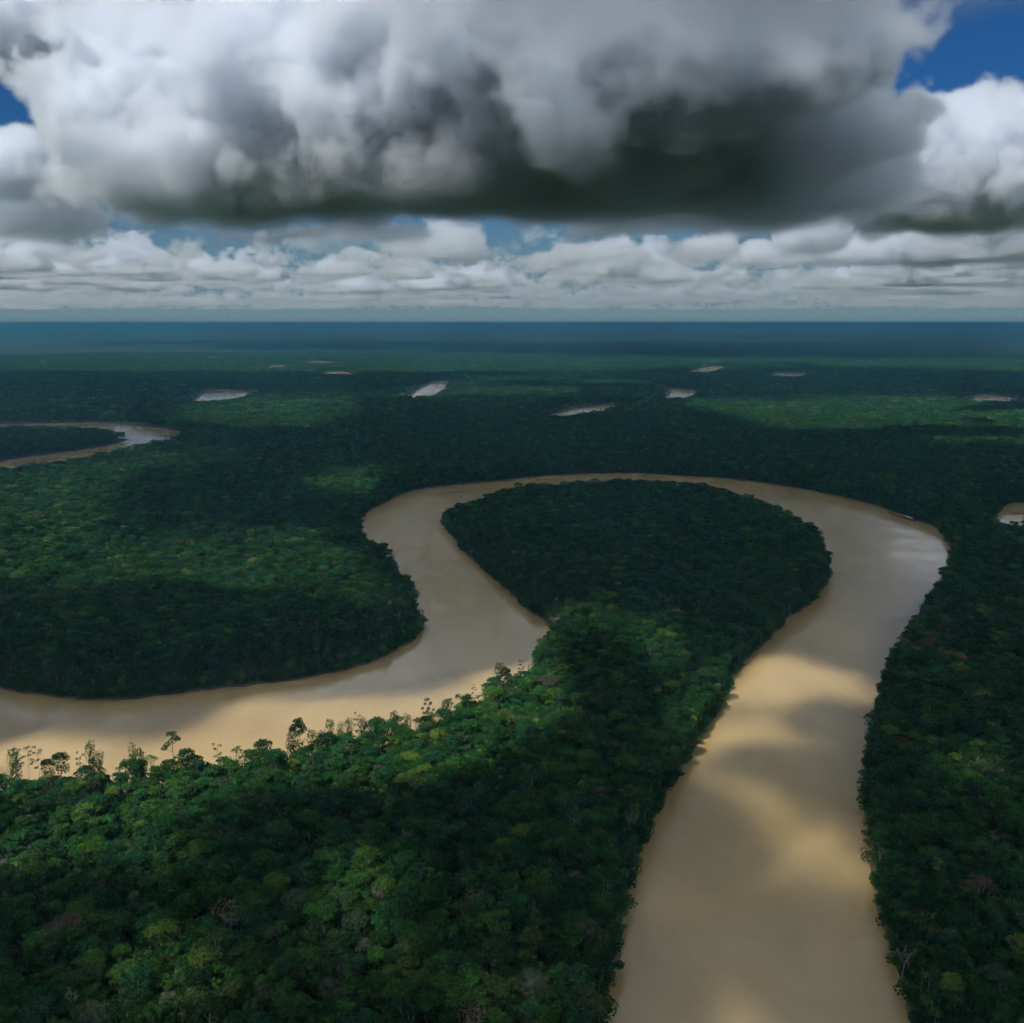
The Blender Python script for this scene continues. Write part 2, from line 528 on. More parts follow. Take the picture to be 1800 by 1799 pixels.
def water_material():
    m, n, b = material('silty_water')
    pos = n.node('ShaderNodeNewGeometry').outputs['Position']
    # silt carried in long streaks and boils
    bend = n.noise(n.vm('MULTIPLY', pos, (0.006, 0.006, 0.0)), 1.0, 2, 0.5, col=True)
    flow = n.vm('ADD', n.vm('MULTIPLY', pos, (0.020, 0.008, 0.0)), n.vm('SCALE', bend, 2.2))
    silt = n.noise(flow, 1.0, 7, 0.66)
    c = n.ramp(silt, [(0.32, (0.375, 0.262, 0.112)), (0.50, (0.43, 0.303, 0.133)), (0.68, (0.475, 0.338, 0.153))])
    n.put(b.inputs['Base Color'], c)
    b.inputs['Roughness'].default_value = 0.07
    b.inputs['IOR'].default_value = 1.65
    # small wind ripples in patches, slick elsewhere
    w1 = n.noise(n.vm('MULTIPLY', pos, (0.55, 0.95, 0.0)), 1.0, 4, 0.7)
    w2 = n.noise(n.vm('MULTIPLY', pos, (0.045, 0.08, 0.0)), 1.0, 3, 0.55)
    patch = n.smooth(n.noise(n.vm('MULTIPLY', pos, (0.008, 0.02, 0.0)), 1.0, 3, 0.6), 0.42, 0.62)
    h = n.add(n.mul(w1, n.mad(patch, 0.7, 0.3)), n.mul(w2, 1.2))
    bp = n.node('ShaderNodeBump')
    bp.inputs['Strength'].default_value = 0.16
    bp.inputs['Distance'].default_value = 0.35
    n.put(bp.inputs['Height'], h)
    n.t.links.new(bp.outputs[0], b.inputs['Normal'])
    n.put(b.inputs['Roughness'], n.mad(patch, 0.09, 0.05))
    return m


build_ground()
k = 160
ring = [(7600 * math.sin(2 * math.pi * i / k), 7600 * math.cos(2 * math.pi * i / k), 0.0) for i in range(k)]
water = mesh_object('river', ring, [tuple(range(k))[::-1]], water_material())
water['kind'] = 'structure'
water['label'] = 'wide muddy brown river looping through the forest, with oxbow pools beyond'

# ------------------------------------------------------------------ foliage
def leaf_material(name, stops, gloss=0.45, trans=0.25):
    """Leaves: one tint per tree out of stops, a little change from spray to spray."""
    m, n, b = material(name)
    if len(stops) > 1:
        rnd = n.node('ShaderNodeObjectInfo').outputs['Random']
        c = n.ramp(rnd, stops, 'CONSTANT' if len(stops) > 4 else 'LINEAR')
    else:
        c = n.vm('ADD', stops[0][1], (0, 0, 0))
    at = n.node('ShaderNodeAttribute', attribute_name='spray')
    v = n.mad(at.outputs['Fac'], 1.9, 0.35)
    c = n.vm('SCALE', c, v)
    n.put(b.inputs['Base Color'], c)
    b.inputs['Roughness'].default_value = gloss
    b.inputs['Specular IOR Level'].default_value = 0.10
    tr = n.node('ShaderNodeBsdfTranslucent')
    n.put(tr.inputs['Color'], n.vm('MULTIPLY', c, (1.1, 1.25, 0.6)))
    mx = n.node('ShaderNodeMixShader')
    mx.inputs[0].default_value = trans
    out = n.t.nodes['Material Output']
    n.t.links.new(b.outputs[0], mx.inputs[1])
    n.t.links.new(tr.outputs[0], mx.inputs[2])
    n.t.links.new(mx.outputs[0], out.inputs['Surface'])
    return m


GREENS = [(0.0, (0.011, 0.044, 0.011)), (0.14, (0.019, 0.070, 0.011)), (0.28, (0.013, 0.056, 0.022)), (0.42, (0.027, 0.084, 0.013)), (0.54, (0.015, 0.064, 0.014)),
          (0.66, (0.033, 0.072, 0.019)), (0.74, (0.022, 0.090, 0.024)), (0.84, (0.046, 0.108, 0.015)), (0.91, (0.038, 0.066, 0.030)), (0.955, (0.080, 0.132, 0.020)), (0.99, (0.085, 0.068, 0.046))]
M_FOREST = leaf_material('forest_leaves', GREENS)
M_TINT = {
    'dark green': leaf_material('leaves_dark_green', [(0, (0.014, 0.046, 0.011))]),
    'mid green': leaf_material('leaves_mid_green', [(0, (0.024, 0.074, 0.012))]),
    'bluish green': leaf_material('leaves_bluish_green', [(0, (0.020, 0.062, 0.030))]),
    'olive green': leaf_material('leaves_olive_green', [(0, (0.046, 0.074, 0.018))]),
    'fresh green': leaf_material('leaves_fresh_green', [(0, (0.038, 0.112, 0.016))]),
    'lime green': leaf_material('leaves_lime_green', [(0, (0.105, 0.150, 0.022))]),
    'rusty pink': leaf_material('leaves_rusty_pink', [(0, (0.21, 0.105, 0.068))]),
    'dull crimson': leaf_material('leaves_dull_crimson', [(0, (0.115, 0.042, 0.036))]),
    'tan brown': leaf_material('leaves_tan_brown', [(0, (0.17, 0.115, 0.062))]),
    'greyish green': leaf_material('leaves_greyish_green', [(0, (0.066, 0.082, 0.052))]),
}


def bark_material(name, a, b_):
    m, n, b = material(name)
    pos = n.node('ShaderNodeTexCoord').outputs['Object']
    v = n.noise(n.vm('MULTIPLY', pos, (3.0, 3.0, 0.7)), 1.0, 4, 0.6)
    n.put(b.inputs['Base Color'], n.ramp(v, [(0.3, a), (0.7, b_)]))
    b.inputs['Roughness'].default_value = 0.85
    return m


M_BARK = bark_material('grey_bark', (0.10, 0.085, 0.07), (0.24, 0.215, 0.18))
M_PALE = bark_material('pale_bark', (0.13, 0.12, 0.105), (0.27, 0.25, 0.225))
M_DEADWOOD = bark_material('weathered_wood', (0.22, 0.18, 0.13), (0.42, 0.36, 0.28))


class Tree:
    """Collects leaf sprays and tubes of one tree."""
    def __init__(self, seed):
        self.r = np.random.default_rng(seed)
        self.lv, self.spray = [], []
        self.bv, self.bf = [], []

    def leaves(self, C, Nrm, size, aspect=1.0, rough=0.6):
        """A bent, ragged four-cornered spray at each centre, facing roughly along its normal."""
        r = self.r
        C = np.asarray(C, float)
        k = len(C)
        N = np.asarray(Nrm, float) + r.normal(0, rough, (k, 3))
        N /= np.linalg.norm(N, axis=1)[:, None] + 1e-9
        ref = r.normal(0, 1, (k, 3))
        U = np.cross(N, ref)
        U /= np.linalg.norm(U, axis=1)[:, None] + 1e-9
        V = np.cross(N, U)
        s = size * r.uniform(0.6, 1.35, k)[:, None]
        j = lambda: r.uniform(0.65, 1.25, k)[:, None]
        q = np.stack([C + U * s * j() * 0.55 * aspect, C + V * s * j() * 0.5 + N * s * r.uniform(-.15, .25, k)[:, None],
                      C - U * s * j() * 0.55 * aspect, C - V * s * j() * 0.5 - N * s * r.uniform(-.1, .3, k)[:, None]], 1)
        self.lv.append(q)
        self.spray.append(r.uniform(0, 1, k))

    def clump(self, c, rx, rz, n, size, low=-0.35, tone=None):
        """Leaf sprays over the upper shell of one bough."""
        r = self.r
        d = r.normal(0, 1, (n * 2, 3))
        d /= np.linalg.norm(d, axis=1)[:, None]
        d = d[d[:, 2] > low][:n]
        rad = r.uniform(0.72, 1.05, len(d))[:, None]
        C = np.array(c) + d * rad * np.array([rx, rx, rz])
        nn = d / np.array([rx, rx, rz])
        nn /= np.linalg.norm(nn, axis=1)[:, None]
        nn[:, 2] += 0.25
        self.leaves(C, nn, size)
        if tone is not None:
            self.spray[-1] = np.clip(0.45 * self.spray[-1] + tone, 0, 1)

    def tube(self, pts, r0, r1, sides=5):
        pts = [Vector(p) for p in pts]
        base = len(self.bv)
        n = len(pts)
        for i, p in enumerate(pts):
            d = (pts[min(i + 1, n - 1)] - pts[max(i - 1, 0)]).normalized()
            u = d.orthogonal().normalized()
            v = d.cross(u)
            rr = r0 + (r1 - r0) * i / (n - 1)
            for k in range(sides):
                a = 2 * math.pi * k / sides
                self.bv.append(tuple(p + (u * math.cos(a) + v * math.sin(a)) * rr))
        for i in range(n - 1):
            for k in range(sides):
                a, b = base + i * sides + k, base + i * sides + (k + 1) % sides
                self.bf.append((a, b, b + sides, a + sides))

    def limb(self, p, q, r0, r1, bend=0.6):
        p, q = Vector(p), Vector(q)
        L = (q - p).length
        j = lambda: Vector(self.r.normal(0, 0.07 * L, 3))
        m1 = p.lerp(q, 0.35) + j() - Vector((0, 0, bend * 0.10 * L))
        m2 = p.lerp(q, 0.7) + j()
        self.tube([p, m1, m2, q], r0, r1)

    def crown_arrays(self):
        q = np.concatenate(self.lv) if self.lv else np.zeros((0, 4, 3))
        sp = np.concatenate(self.spray) if self.spray else np.zeros(0)
        return q, sp


def mesh_from(name, quads, spray, bv, bf, mats):
    """One mesh: leaf quads use material 0, bark quads the last one."""
    nl = len(quads)
    verts = quads.reshape(-1, 3)
    faces = np.arange(nl * 4).reshape(-1, 4)
    if len(bf):
        faces = np.concatenate([faces, np.array(bf) + nl * 4]) if nl else np.array(bf)
        verts = np.concatenate([verts, np.array(bv)]) if nl else np.array(bv)
    me = bpy.data.meshes.new(name)
    nf = len(faces)
    me.vertices.add(len(verts))
    me.vertices.foreach_set('co', verts.astype(np.float32).ravel())
    me.loops.add(nf * 4)
    me.loops.foreach_set('vertex_index', faces.astype(np.int32).ravel())
    me.polygons.add(nf)
    me.polygons.foreach_set('loop_start', (np.arange(nf) * 4).astype(np.int32))
    me.polygons.foreach_set('loop_total', np.full(nf, 4, np.int32))
    for m in mats:
        me.materials.append(m)
    if len(mats) > 1:
        mi = np.zeros(nf, np.int32)
        mi[nl:] = 1
        me.polygons.foreach_set('material_index', mi)
    me.update(calc_edges=True)
    at = me.attributes.new('spray', 'FLOAT', 'POINT')
    vals = np.full(len(verts), 0.5, np.float32)
    vals[:nl * 4] = np.repeat(spray, 4)
    at.data.foreach_set('value', vals)
    return me


# each builder returns a Tree of real size: H metres tall
def dome_tree(seed, H=22, R=5.5, depth=5.0, leaf=0.62, nleaf=1500, boughs=14, trunk=True):
    t = Tree(seed)
    r = t.r
    top = H
    ctr = np.array([0, 0, H - depth])
    pts = []
    for i in range(boughs):
        f = (i + 0.5) / boughs
        th = i * 2.39996 + r.uniform(-.5, .5)
        rr = math.sqrt(f) * 0.86 * R * r.uniform(0.8, 1.15)
        zz = H - depth + depth * 0.78 * math.sqrt(max(0.0, 1 - (rr / (R * 1.05)) ** 2)) * r.uniform(0.72, 1.12)
        pts.append(np.array([math.cos(th) * rr, math.sin(th) * rr, zz]))
    br = R * 0.98 / math.sqrt(boughs) * 1.45
    for p in pts:
        s = r.uniform(0.75, 1.2)
        t.clump(p, br * s, br * s * r.uniform(0.6, 0.85), int(nleaf / boughs * s * s), leaf, tone=r.uniform(0.05, 0.5))
    # hanging skirt of shaded foliage
    k = int(nleaf * 0.18)
    th = r.uniform(0, 2 * math.pi, k)
    rr = R * r.uniform(0.3, 0.95, k)
    C = np.stack([np.cos(th) * rr, np.sin(th) * rr, H - depth - r.uniform(0, depth * 0.7, k)], -1)
    N = np.stack([np.cos(th), np.sin(th), np.zeros(k)], -1)
    t.leaves(C, N, leaf * 1.3)
    if trunk:
        fork = Vector((r.normal(0, .3), r.normal(0, .3), (H - depth) * 0.72))
        t.tube([(0, 0, -1.5), (r.normal(0, .2), r.normal(0, .2), fork.z * 0.5), fork], 0.32 * H / 22, 0.22 * H / 22)
        for p in pts[::3]:
            t.limb(fork, p, 0.16 * H / 22, 0.04)
    return t


def umbrella_tree(seed, H=27, R=7.5, leaf=0.62, nleaf=1500):
    """Flat-topped tree on a forked pale trunk."""
    t = Tree(seed)
    r = t.r
    fork = Vector((r.normal(0, .4), r.normal(0, .4), H * 0.60))
    t.tube([(0, 0, -1), (r.normal(0, .3), r.normal(0, .3), H * 0.3), fork], 0.42, 0.28)
    k = 16
    for i in range(k):
        f = (i + .5) / k
        th = i * 2.39996 + r.uniform(-.4, .4)
        rr = math.sqrt(f) * R * 0.9
        p = np.array([math.cos(th) * rr, math.sin(th) * rr, H - 1.2 - 2.6 * (rr / R) ** 2 + r.normal(0, .5)])
        t.clump(p, R * 0.33, R * 0.13, nleaf // k, leaf, low=-0.2, tone=r.uniform(0.05, 0.5))
        if i % 2 == 0:
            t.limb(fork, p - np.array([0, 0, .5]), 0.18, 0.05)
    return t


def column_tree(seed, H=22, R=2.0, leaf=0.55, nleaf=1100):
    """Trunk wrapped in climbers to the top."""
    t = Tree(seed)
    r = t.r
    t.tube([(0, 0, -1), (0.2, 0.1, H * 0.5), (r.normal(0, .3), r.normal(0, .3), H * 0.96)], 0.3, 0.12)
    k = 22
    for i in range(k):
        z = H * (0.10 + 0.88 * i / (k - 1))
        p = np.array([r.normal(0, R * .22), r.normal(0, R * .22), z - 0.6])
        s = R * (0.82 + 0.22 * math.sin(i * 0.8 + seed)) * (1.1 if i > k - 6 else 0.95)
        t.clump(p, s, s * 1.1, nleaf // k, leaf, low=-0.9, tone=r.uniform(0.05, 0.45))
    return t


def open_tree(seed, H=26, R=3.6, leaf=0.5, nleaf=420, trunk_r=0.2, nb=9, low=0.62):
    """Thin-stemmed tree with a see-through crown of separate tufts."""
    t = Tree(seed)
    r = t.r
    top = Vector((r.normal(0, .4), r.normal(0, .4), H * 0.93))
    t.tube([(0, 0, -1), (r.normal(0, .25), r.normal(0, .25), H * 0.4), (top.x * .7, top.y * .7, H * 0.7), top], trunk_r, trunk_r * 0.3)
    for i in range(nb):
        f = i / (nb - 1)
        th = i * 2.39996 + r.uniform(-.5, .5)
        z = H * (low + (0.97 - low) * f)
        rr = R * (0.35 + 0.65 * math.sin(math.pi * min(1, 0.25 + 0.7 * f))) * r.uniform(.6, 1.05)
        p = np.array([math.cos(th) * rr, math.sin(th) * rr, z])
        t.limb((top.x * f, top.y * f, z - rr * 0.6), p, trunk_r * 0.4, 0.03)
        s = R * 0.33 * r.uniform(.7, 1.2)
        t.clump(p, s, s * 0.7, nleaf // nb, leaf, low=-0.7, tone=r.uniform(0.05, 0.5))
    return t


def emergent_tree(seed, H=33, R=4.4, leaf=0.55, nleaf=1100):
    """Long bare trunk, a lopsided crown of a few dense heads."""
    t = Tree(seed)
    r = t.r
    t.tube([(0, 0, -1), (0.3, 0, H * 0.3), (0.5, 0.2, H * 0.6), (0.2, 0.1, H * 0.9)], 0.42, 0.14)
    heads = [(-0.9 * R, 0.2, H * 0.735, .42), (-0.55 * R, -.6, H * 0.80, .44), (0.05 * R, 0, H * 0.84, .55), (0.45 * R, .5, H * 0.88, .5), (0.8 * R, -.3, H * 0.86, .36), (-0.2 * R, .3, H * 0.945, .48), (0.3 * R, -.2, H * 0.955, .4)]
    for x, y, z, s in heads:
        t.limb((0.4, .15, z - R * 0.55), (x, y, z - .3), 0.14, 0.05)
        t.clump((x, y, z), R * s, R * s * 0.62, nleaf // len(heads), leaf, low=-0.55, tone=r.uniform(0.05, 0.4))
    return t


def palm_tree(seed, H=20, fronds=15, L=4.6):
    t = Tree(seed)
    r = t.r
    lean = r.normal(0, .5, 2)
    t.tube([(0, 0, -1), (lean[0] * .4, lean[1] * .4, H * 0.5), (lean[0], lean[1], H - 1.2)], 0.19, 0.13)
    o = Vector((lean[0], lean[1], H - 1.2))
    Q = []
    for i in range(fronds):
        th = i * 2.39996 + r.uniform(-.2, .2)
        up = r.uniform(0.25, 1.25)
        d = Vector((math.cos(th), math.sin(th), 0))
        side = Vector((-d.y, d.x, 0))
        prev = o
        LL = L * r.uniform(.8, 1.1)
        for k in range(5):
            f = (k + 1) / 5
            p = o + d * (LL * f * (0.92 - 0.18 * up * 0.5)) + Vector((0, 0, LL * (up * f * 0.75 - (0.75 + 0.25 * up) * f * f)))
            w0 = 0.62 * math.sin(math.pi * (0.12 + 0.86 * k / 5)) + .08
            w1 = 0.62 * math.sin(math.pi * (0.12 + 0.86 * (k + 1) / 5)) + .03
            dz = Vector((0, 0, -0.32))
            Q.append([prev, p, p + side * w1 + dz * w1, prev + side * w0 + dz * w0])
            Q.append([prev, prev - side * w0 + dz * w0, p - side * w1 + dz * w1, p])
            prev = p
    t.lv.append(np.array([[list(v) for v in q] for q in Q]))
    t.spray.append(np.repeat(r.uniform(0.1, .9, fronds), 10))
    return t


def bare_tree(seed, H=24, R=4.0, twig_leaf=0.0):
    """Leafless pale branches, or a haze of dry twigs."""
    t = Tree(seed)
    r = t.r
    fork = Vector((0, 0, H * 0.6))
    t.tube([(0, 0, -1), (r.normal(0, .3), r.normal(0, .3), H * 0.3), fork], 0.28, 0.19)
    for i in range(8):
        th = i * 2.39996 + r.uniform(-.4, .4)
        rr = R * r.uniform(.45, 1.0)
        p = Vector((math.cos(th) * rr, math.sin(th) * rr, H * r.uniform(.82, 1.0)))
        t.limb(fork, p, 0.15, 0.05)
        for j in range(5):
            a = fork.lerp(p, r.uniform(.45, 1.0))
            b = a + Vector((r.normal(0, R * .24), r.normal(0, R * .24), abs(r.normal(0, R * .26))))
            t.limb(a, b, 0.07, 0.025)
            for l in range(3):
                c = a.lerp(b, r.uniform(.4, 1))
                t.tube([c, c + Vector((r.normal(0, R * .12), r.normal(0, R * .12), abs(r.normal(0, R * .14))))], 0.04, 0.015, 3)
    if twig_leaf:
        k = 260
        th, rr = r.uniform(0, 2 * math.pi, k), R * np.sqrt(r.uniform(0, 1, k))
        C = np.stack([np.cos(th) * rr, np.sin(th) * rr, H * r.uniform(.8, 1.0, k)], -1)
        t.leaves(C, r.normal(0, 1, (k, 3)), twig_leaf)
    return t


def shrub(seed, H=5, R=2.6, leaf=0.5, nleaf=320):
    t = Tree(seed)
    r = t.r
    for i in range(6):
        p = np.array([r.normal(0, R * .4), r.normal(0, R * .4), H * r.uniform(.3, .8)])
        t.clump(p, R * .6, H * .28, nleaf // 6, leaf, low=-0.9, tone=r.uniform(0.05, .5))
    return t


def stand(seed, leaf, per):
    """A patch of closed canopy, about twenty metres across, for the distance."""
    t = Tree(seed)
    r = t.r
    for i in range(15):
        x, y = r.uniform(-10, 10, 2)
        H = r.uniform(12, 19)
        R = r.uniform(2.4, 4.6)
        tone = r.uniform(0.0, 0.6)
        for j in range(4):
            th, rr = r.uniform(0, 6.28), R * math.sqrt(r.uniform(0, .8))
            t.clump((x + math.cos(th) * rr, y + math.sin(th) * rr, H - 2.0 - 2.0 * (rr / R) ** 2), R * .5, R * .4, per, leaf, low=-0.3, tone=tone)
    return t

# ------------------------------------------------------------------ the forest
PITCH_C, PITCH_S = math.cos(PITCH), math.sin(PITCH)


def to_pixel(X, Y, Z=0.0):
    """Where the photograph shows a point."""
    z = Z - CAM_H
    f = Y * PITCH_C - z * PITCH_S
    u = Y * PITCH_S + z * PITCH_C
    f = np.maximum(f, 1e-3)
    return 900 + FOCAL * X / f, 899.5 - FOCAL * u / f


NEAR_KINDS = []      # (name, Tree, share, kind word)
_seed = 100
for H, R, dep, nl, bo, share in [(17, 3.2, 3.4, 620, 8, 1.7), (19, 4.0, 4.2, 850, 10, 1.6), (21, 4.8, 4.6, 1100, 12, 1.5), (23, 5.6, 5.2, 1400, 14, 1.2),
                                 (24, 6.6, 4.8, 1750, 17, 0.7), (26, 7.8, 5.6, 2200, 20, 0.35), (15, 2.6, 3.0, 480, 7, 1.6), (20, 4.4, 6.0, 1100, 12, 1.0)]:
    for v in range(2):
        _seed += 1
        NEAR_KINDS.append(('broadleaf', dome_tree(_seed, H * 0.68, R * 0.56, dep * 0.62, 0.38, nl, bo), share / 2))
NEAR_KINDS += [('flat_topped', umbrella_tree(201, 17, 4.0, 0.38), 0.25), ('flat_topped', umbrella_tree(202, 18, 4.7, 0.38), 0.18),
               ('vine_clad', column_tree(211, 13, 1.3, 0.36), 0.35), ('vine_clad', column_tree(212, 15, 1.5, 0.36), 0.30),
               ('slender', open_tree(221, 15.5, 2.0, 0.36), 0.35), ('slender', open_tree(222, 14, 1.7, 0.36), 0.35),
               ('palm', palm_tree(231, 12, 15, 3.0), 0.60), ('palm', palm_tree(232, 14, 16, 3.3), 0.50), ('palm', palm_tree(233, 10.5, 13, 2.8), 0.50),
               ('bare', bare_tree(241, 15, 2.3), 0.07), ('bare', bare_tree(242, 14, 2.0), 0.07)]
SHRUBS = [shrub(301, 4.5, 2.6), shrub(302, 6.5, 3.0), shrub(303, 3.2, 2.4)]
MID_KINDS = [dome_tree(400 + i, H * 0.68, R * 0.57, dep * 0.62, 0.70, nl, bo, False) for i, (H, R, dep, nl, bo) in enumerate(
    [(17, 3.8, 3.4, 190, 7), (19, 4.6, 4.2, 250, 8), (21, 5.4, 4.6, 320, 9), (23, 6.4, 5.2, 400, 11), (25, 7.6, 5.4, 520, 13), (16, 3.2, 3.2, 150, 6)])]
MID_SHARE = [1.4, 1.5, 1.4, 1.0, 0.45, 1.3]
FAR_KINDS = [stand(500 + i, 1.6, 13) for i in range(4)]


def joined(t, name, bark=M_BARK):
    q, s = t.crown_arrays()
    return mesh_from(name, q, s, t.bv, t.bf, [M_FOREST, bark])


def jitter_grid(r0, r1, sp, half_deg, seed):
    r = np.random.default_rng(seed)
    xs = np.arange(-r1, r1, sp)
    ys = np.arange(-60, r1, sp)
    X, Y = np.meshgrid(xs, ys)
    X = (X + r.uniform(-.5, .5, X.shape) * sp).ravel()
    Y = (Y + r.uniform(-.5, .5, Y.shape) * sp).ravel()
    d = np.hypot(X, Y)
    m = (d >= r0) & (d < r1) & (np.abs(np.degrees(np.arctan2(X, Y))) < half_deg)
    return X[m], Y[m]


R_NEAR, R_MID, R_FAR = 820.0, 2100.0, 6600.0
PTS, KIND, SCALE, ROT = [], [], [], []
PROTOS = []


def add_points(X, Y, Z, kind, scale, seed):
    r = np.random.default_rng(seed)
    PTS.append(np.stack([X, Y, Z], -1))
    KIND.append(kind)
    SCALE.append(scale)
    ROT.append(r.uniform(0, 2 * math.pi, len(X)))


def low_bank(X, Y):
    """Young growth: trees stay small on the inside bends, where the bank is new."""
    d1 = np.hypot(*(np.stack([X, Y]) - np.array(to_ground(880, 1030))[:, None]))
    d2 = np.hypot(*(np.stack([X, Y]) - np.array(to_ground(420, 1200))[:, None]))
    d2 = np.where(np.hypot(X, Y) > 470, d2, 999)
    return np.clip(np.minimum(d1 / 110, d2 / 150), 0, 1)


def patchy(X, Y, a=0.011, b=0.017):
    """Slow change in the height of the canopy."""
    return 0.5 * np.sin(X * a + 2 * np.sin(Y * 0.007)) + 0.5 * np.sin(Y * b + 1.5 * np.sin(X * 0.009 + 1))


# trees built one by one further down keep a clear spot
TAKEN = []

# near
X, Y = jitter_grid(150, R_NEAR, 3.35, 46, 11)
s = shore(X, Y)
m = (s > 1.4) & ((low_bank(X, Y) > 0.75) | (s > 6 + 2 * np.sin(X * 0.2) * np.sin(Y * 0.17)))
X, Y, s = X[m], Y[m], s[m]
rn = np.random.default_rng(12)
w = np.array([k[2] for k in NEAR_KINDS])
nk = rn.choice(len(NEAR_KINDS), len(X), p=w / w.sum())
edge = np.clip(s / 8, 0, 1) * 0.12 + 0.88
hs = rn.uniform(0.84, 1.24, len(X)) * (1 + 0.10 * patchy(X, Y)) * np.where(low_bank(X, Y) < 1, 0.45 + 0.55 * np.clip((s - 2) / 45, 0, 1) * 1.0, 1) * edge
NX, NY, NK, NS = X, Y, nk, hs

# ------------------------------------------------------------------ trees one can tell apart
def tree_meshes(t, bark=M_BARK):
    q, s = t.crown_arrays()
    crown = mesh_from('crown', q, s, [], [], [M_FOREST]) if len(q) else None
    trunk = mesh_from('trunk', np.zeros((0, 4, 3)), np.zeros(0), t.bv, t.bf, [bark]) if t.bf else None
    return crown, trunk


def plant(name, meshes, x, y, scale, turn, tint, label, cat='tree', group=None, crown_name='crown'):
    """An Empty at the foot of the tree, its trunk and crown under it."""
    root = bpy.data.objects.new(name, None)
    COL.objects.link(root)
    root.empty_display_size = 1.0
    root.location = (x, y, 1.0)
    root.scale = scale if hasattr(scale, '__len__') else (scale,) * 3
    root.rotation_euler = (0, 0, turn)
    root['label'] = label
    root['category'] = cat
    if group:
        root['group'] = group
    crown, trunk = meshes
    if trunk is not None:
        o = bpy.data.objects.new('trunk', trunk)
        COL.objects.link(o)
        o.parent = root
    if crown is not None:
        o = bpy.data.objects.new(crown_name, crown)
        COL.objects.link(o)
        o.parent = root
        if tint:
            o.material_slots[0].link = 'OBJECT'
            o.material_slots[0].material = M_TINT[tint]
    return root


NEAR_MESH = [tree_meshes(t, M_PALE if k in ('bare', 'flat_topped') else M_BARK) for k, t, sh in NEAR_KINDS]

# --- trees the photograph singles out: kind, pixel of the crown's middle, crown width in pixels, tint, label
SP = {
    'dome': dome_tree(601, 22, 5.0, 4.8, 0.55, 1300, 13), 'dome2': dome_tree(602, 22, 5.0, 4.4, 0.5, 1300, 9), 'lobed': dome_tree(603, 22, 5.0, 3.6, 0.5, 1100, 6),
    'flat': umbrella_tree(604, 26, 7.0), 'bare': bare_tree(605, 23, 4.0), 'twiggy': bare_tree(606, 23, 4.5, 0.45), 'bare2': bare_tree(607, 22, 3.2),
    'column': column_tree(608, 22, 2.3, 0.5, 1800), 'column2': column_tree(609, 22, 3.0, 0.5, 2200), 'open': open_tree(610, 26, 3.6), 'open2': open_tree(611, 26, 3.0, 0.45, 300, 0.14, 8, .66),
    'oval': open_tree(612, 26, 3.4, 0.55, 900, 0.16, 13, 0.60), 'emergent': emergent_tree(613), 'ragged': dome_tree(614, 24, 4.6, 9.0, 0.55, 1700, 13), 'palm': palm_tree(615, 22, 14, 3.6),
    'parasol': umbrella_tree(616, 24, 4.2, 0.45, 520),
}
SP_MESH = {k: tree_meshes(t, M_PALE if k in ('bare', 'bare2', 'flat', 'twiggy') else M_BARK) for k, t in SP.items()}
SP_SIZE = {'dome': (22, 5.0, 19), 'dome2': (22, 5.0, 19), 'lobed': (22, 5.0, 20), 'flat': (26, 7.0, 24), 'bare': (23, 4.0, 20), 'twiggy': (23, 4.5, 20), 'bare2': (22, 3.2, 19), 'parasol': (24, 4.2, 22)}

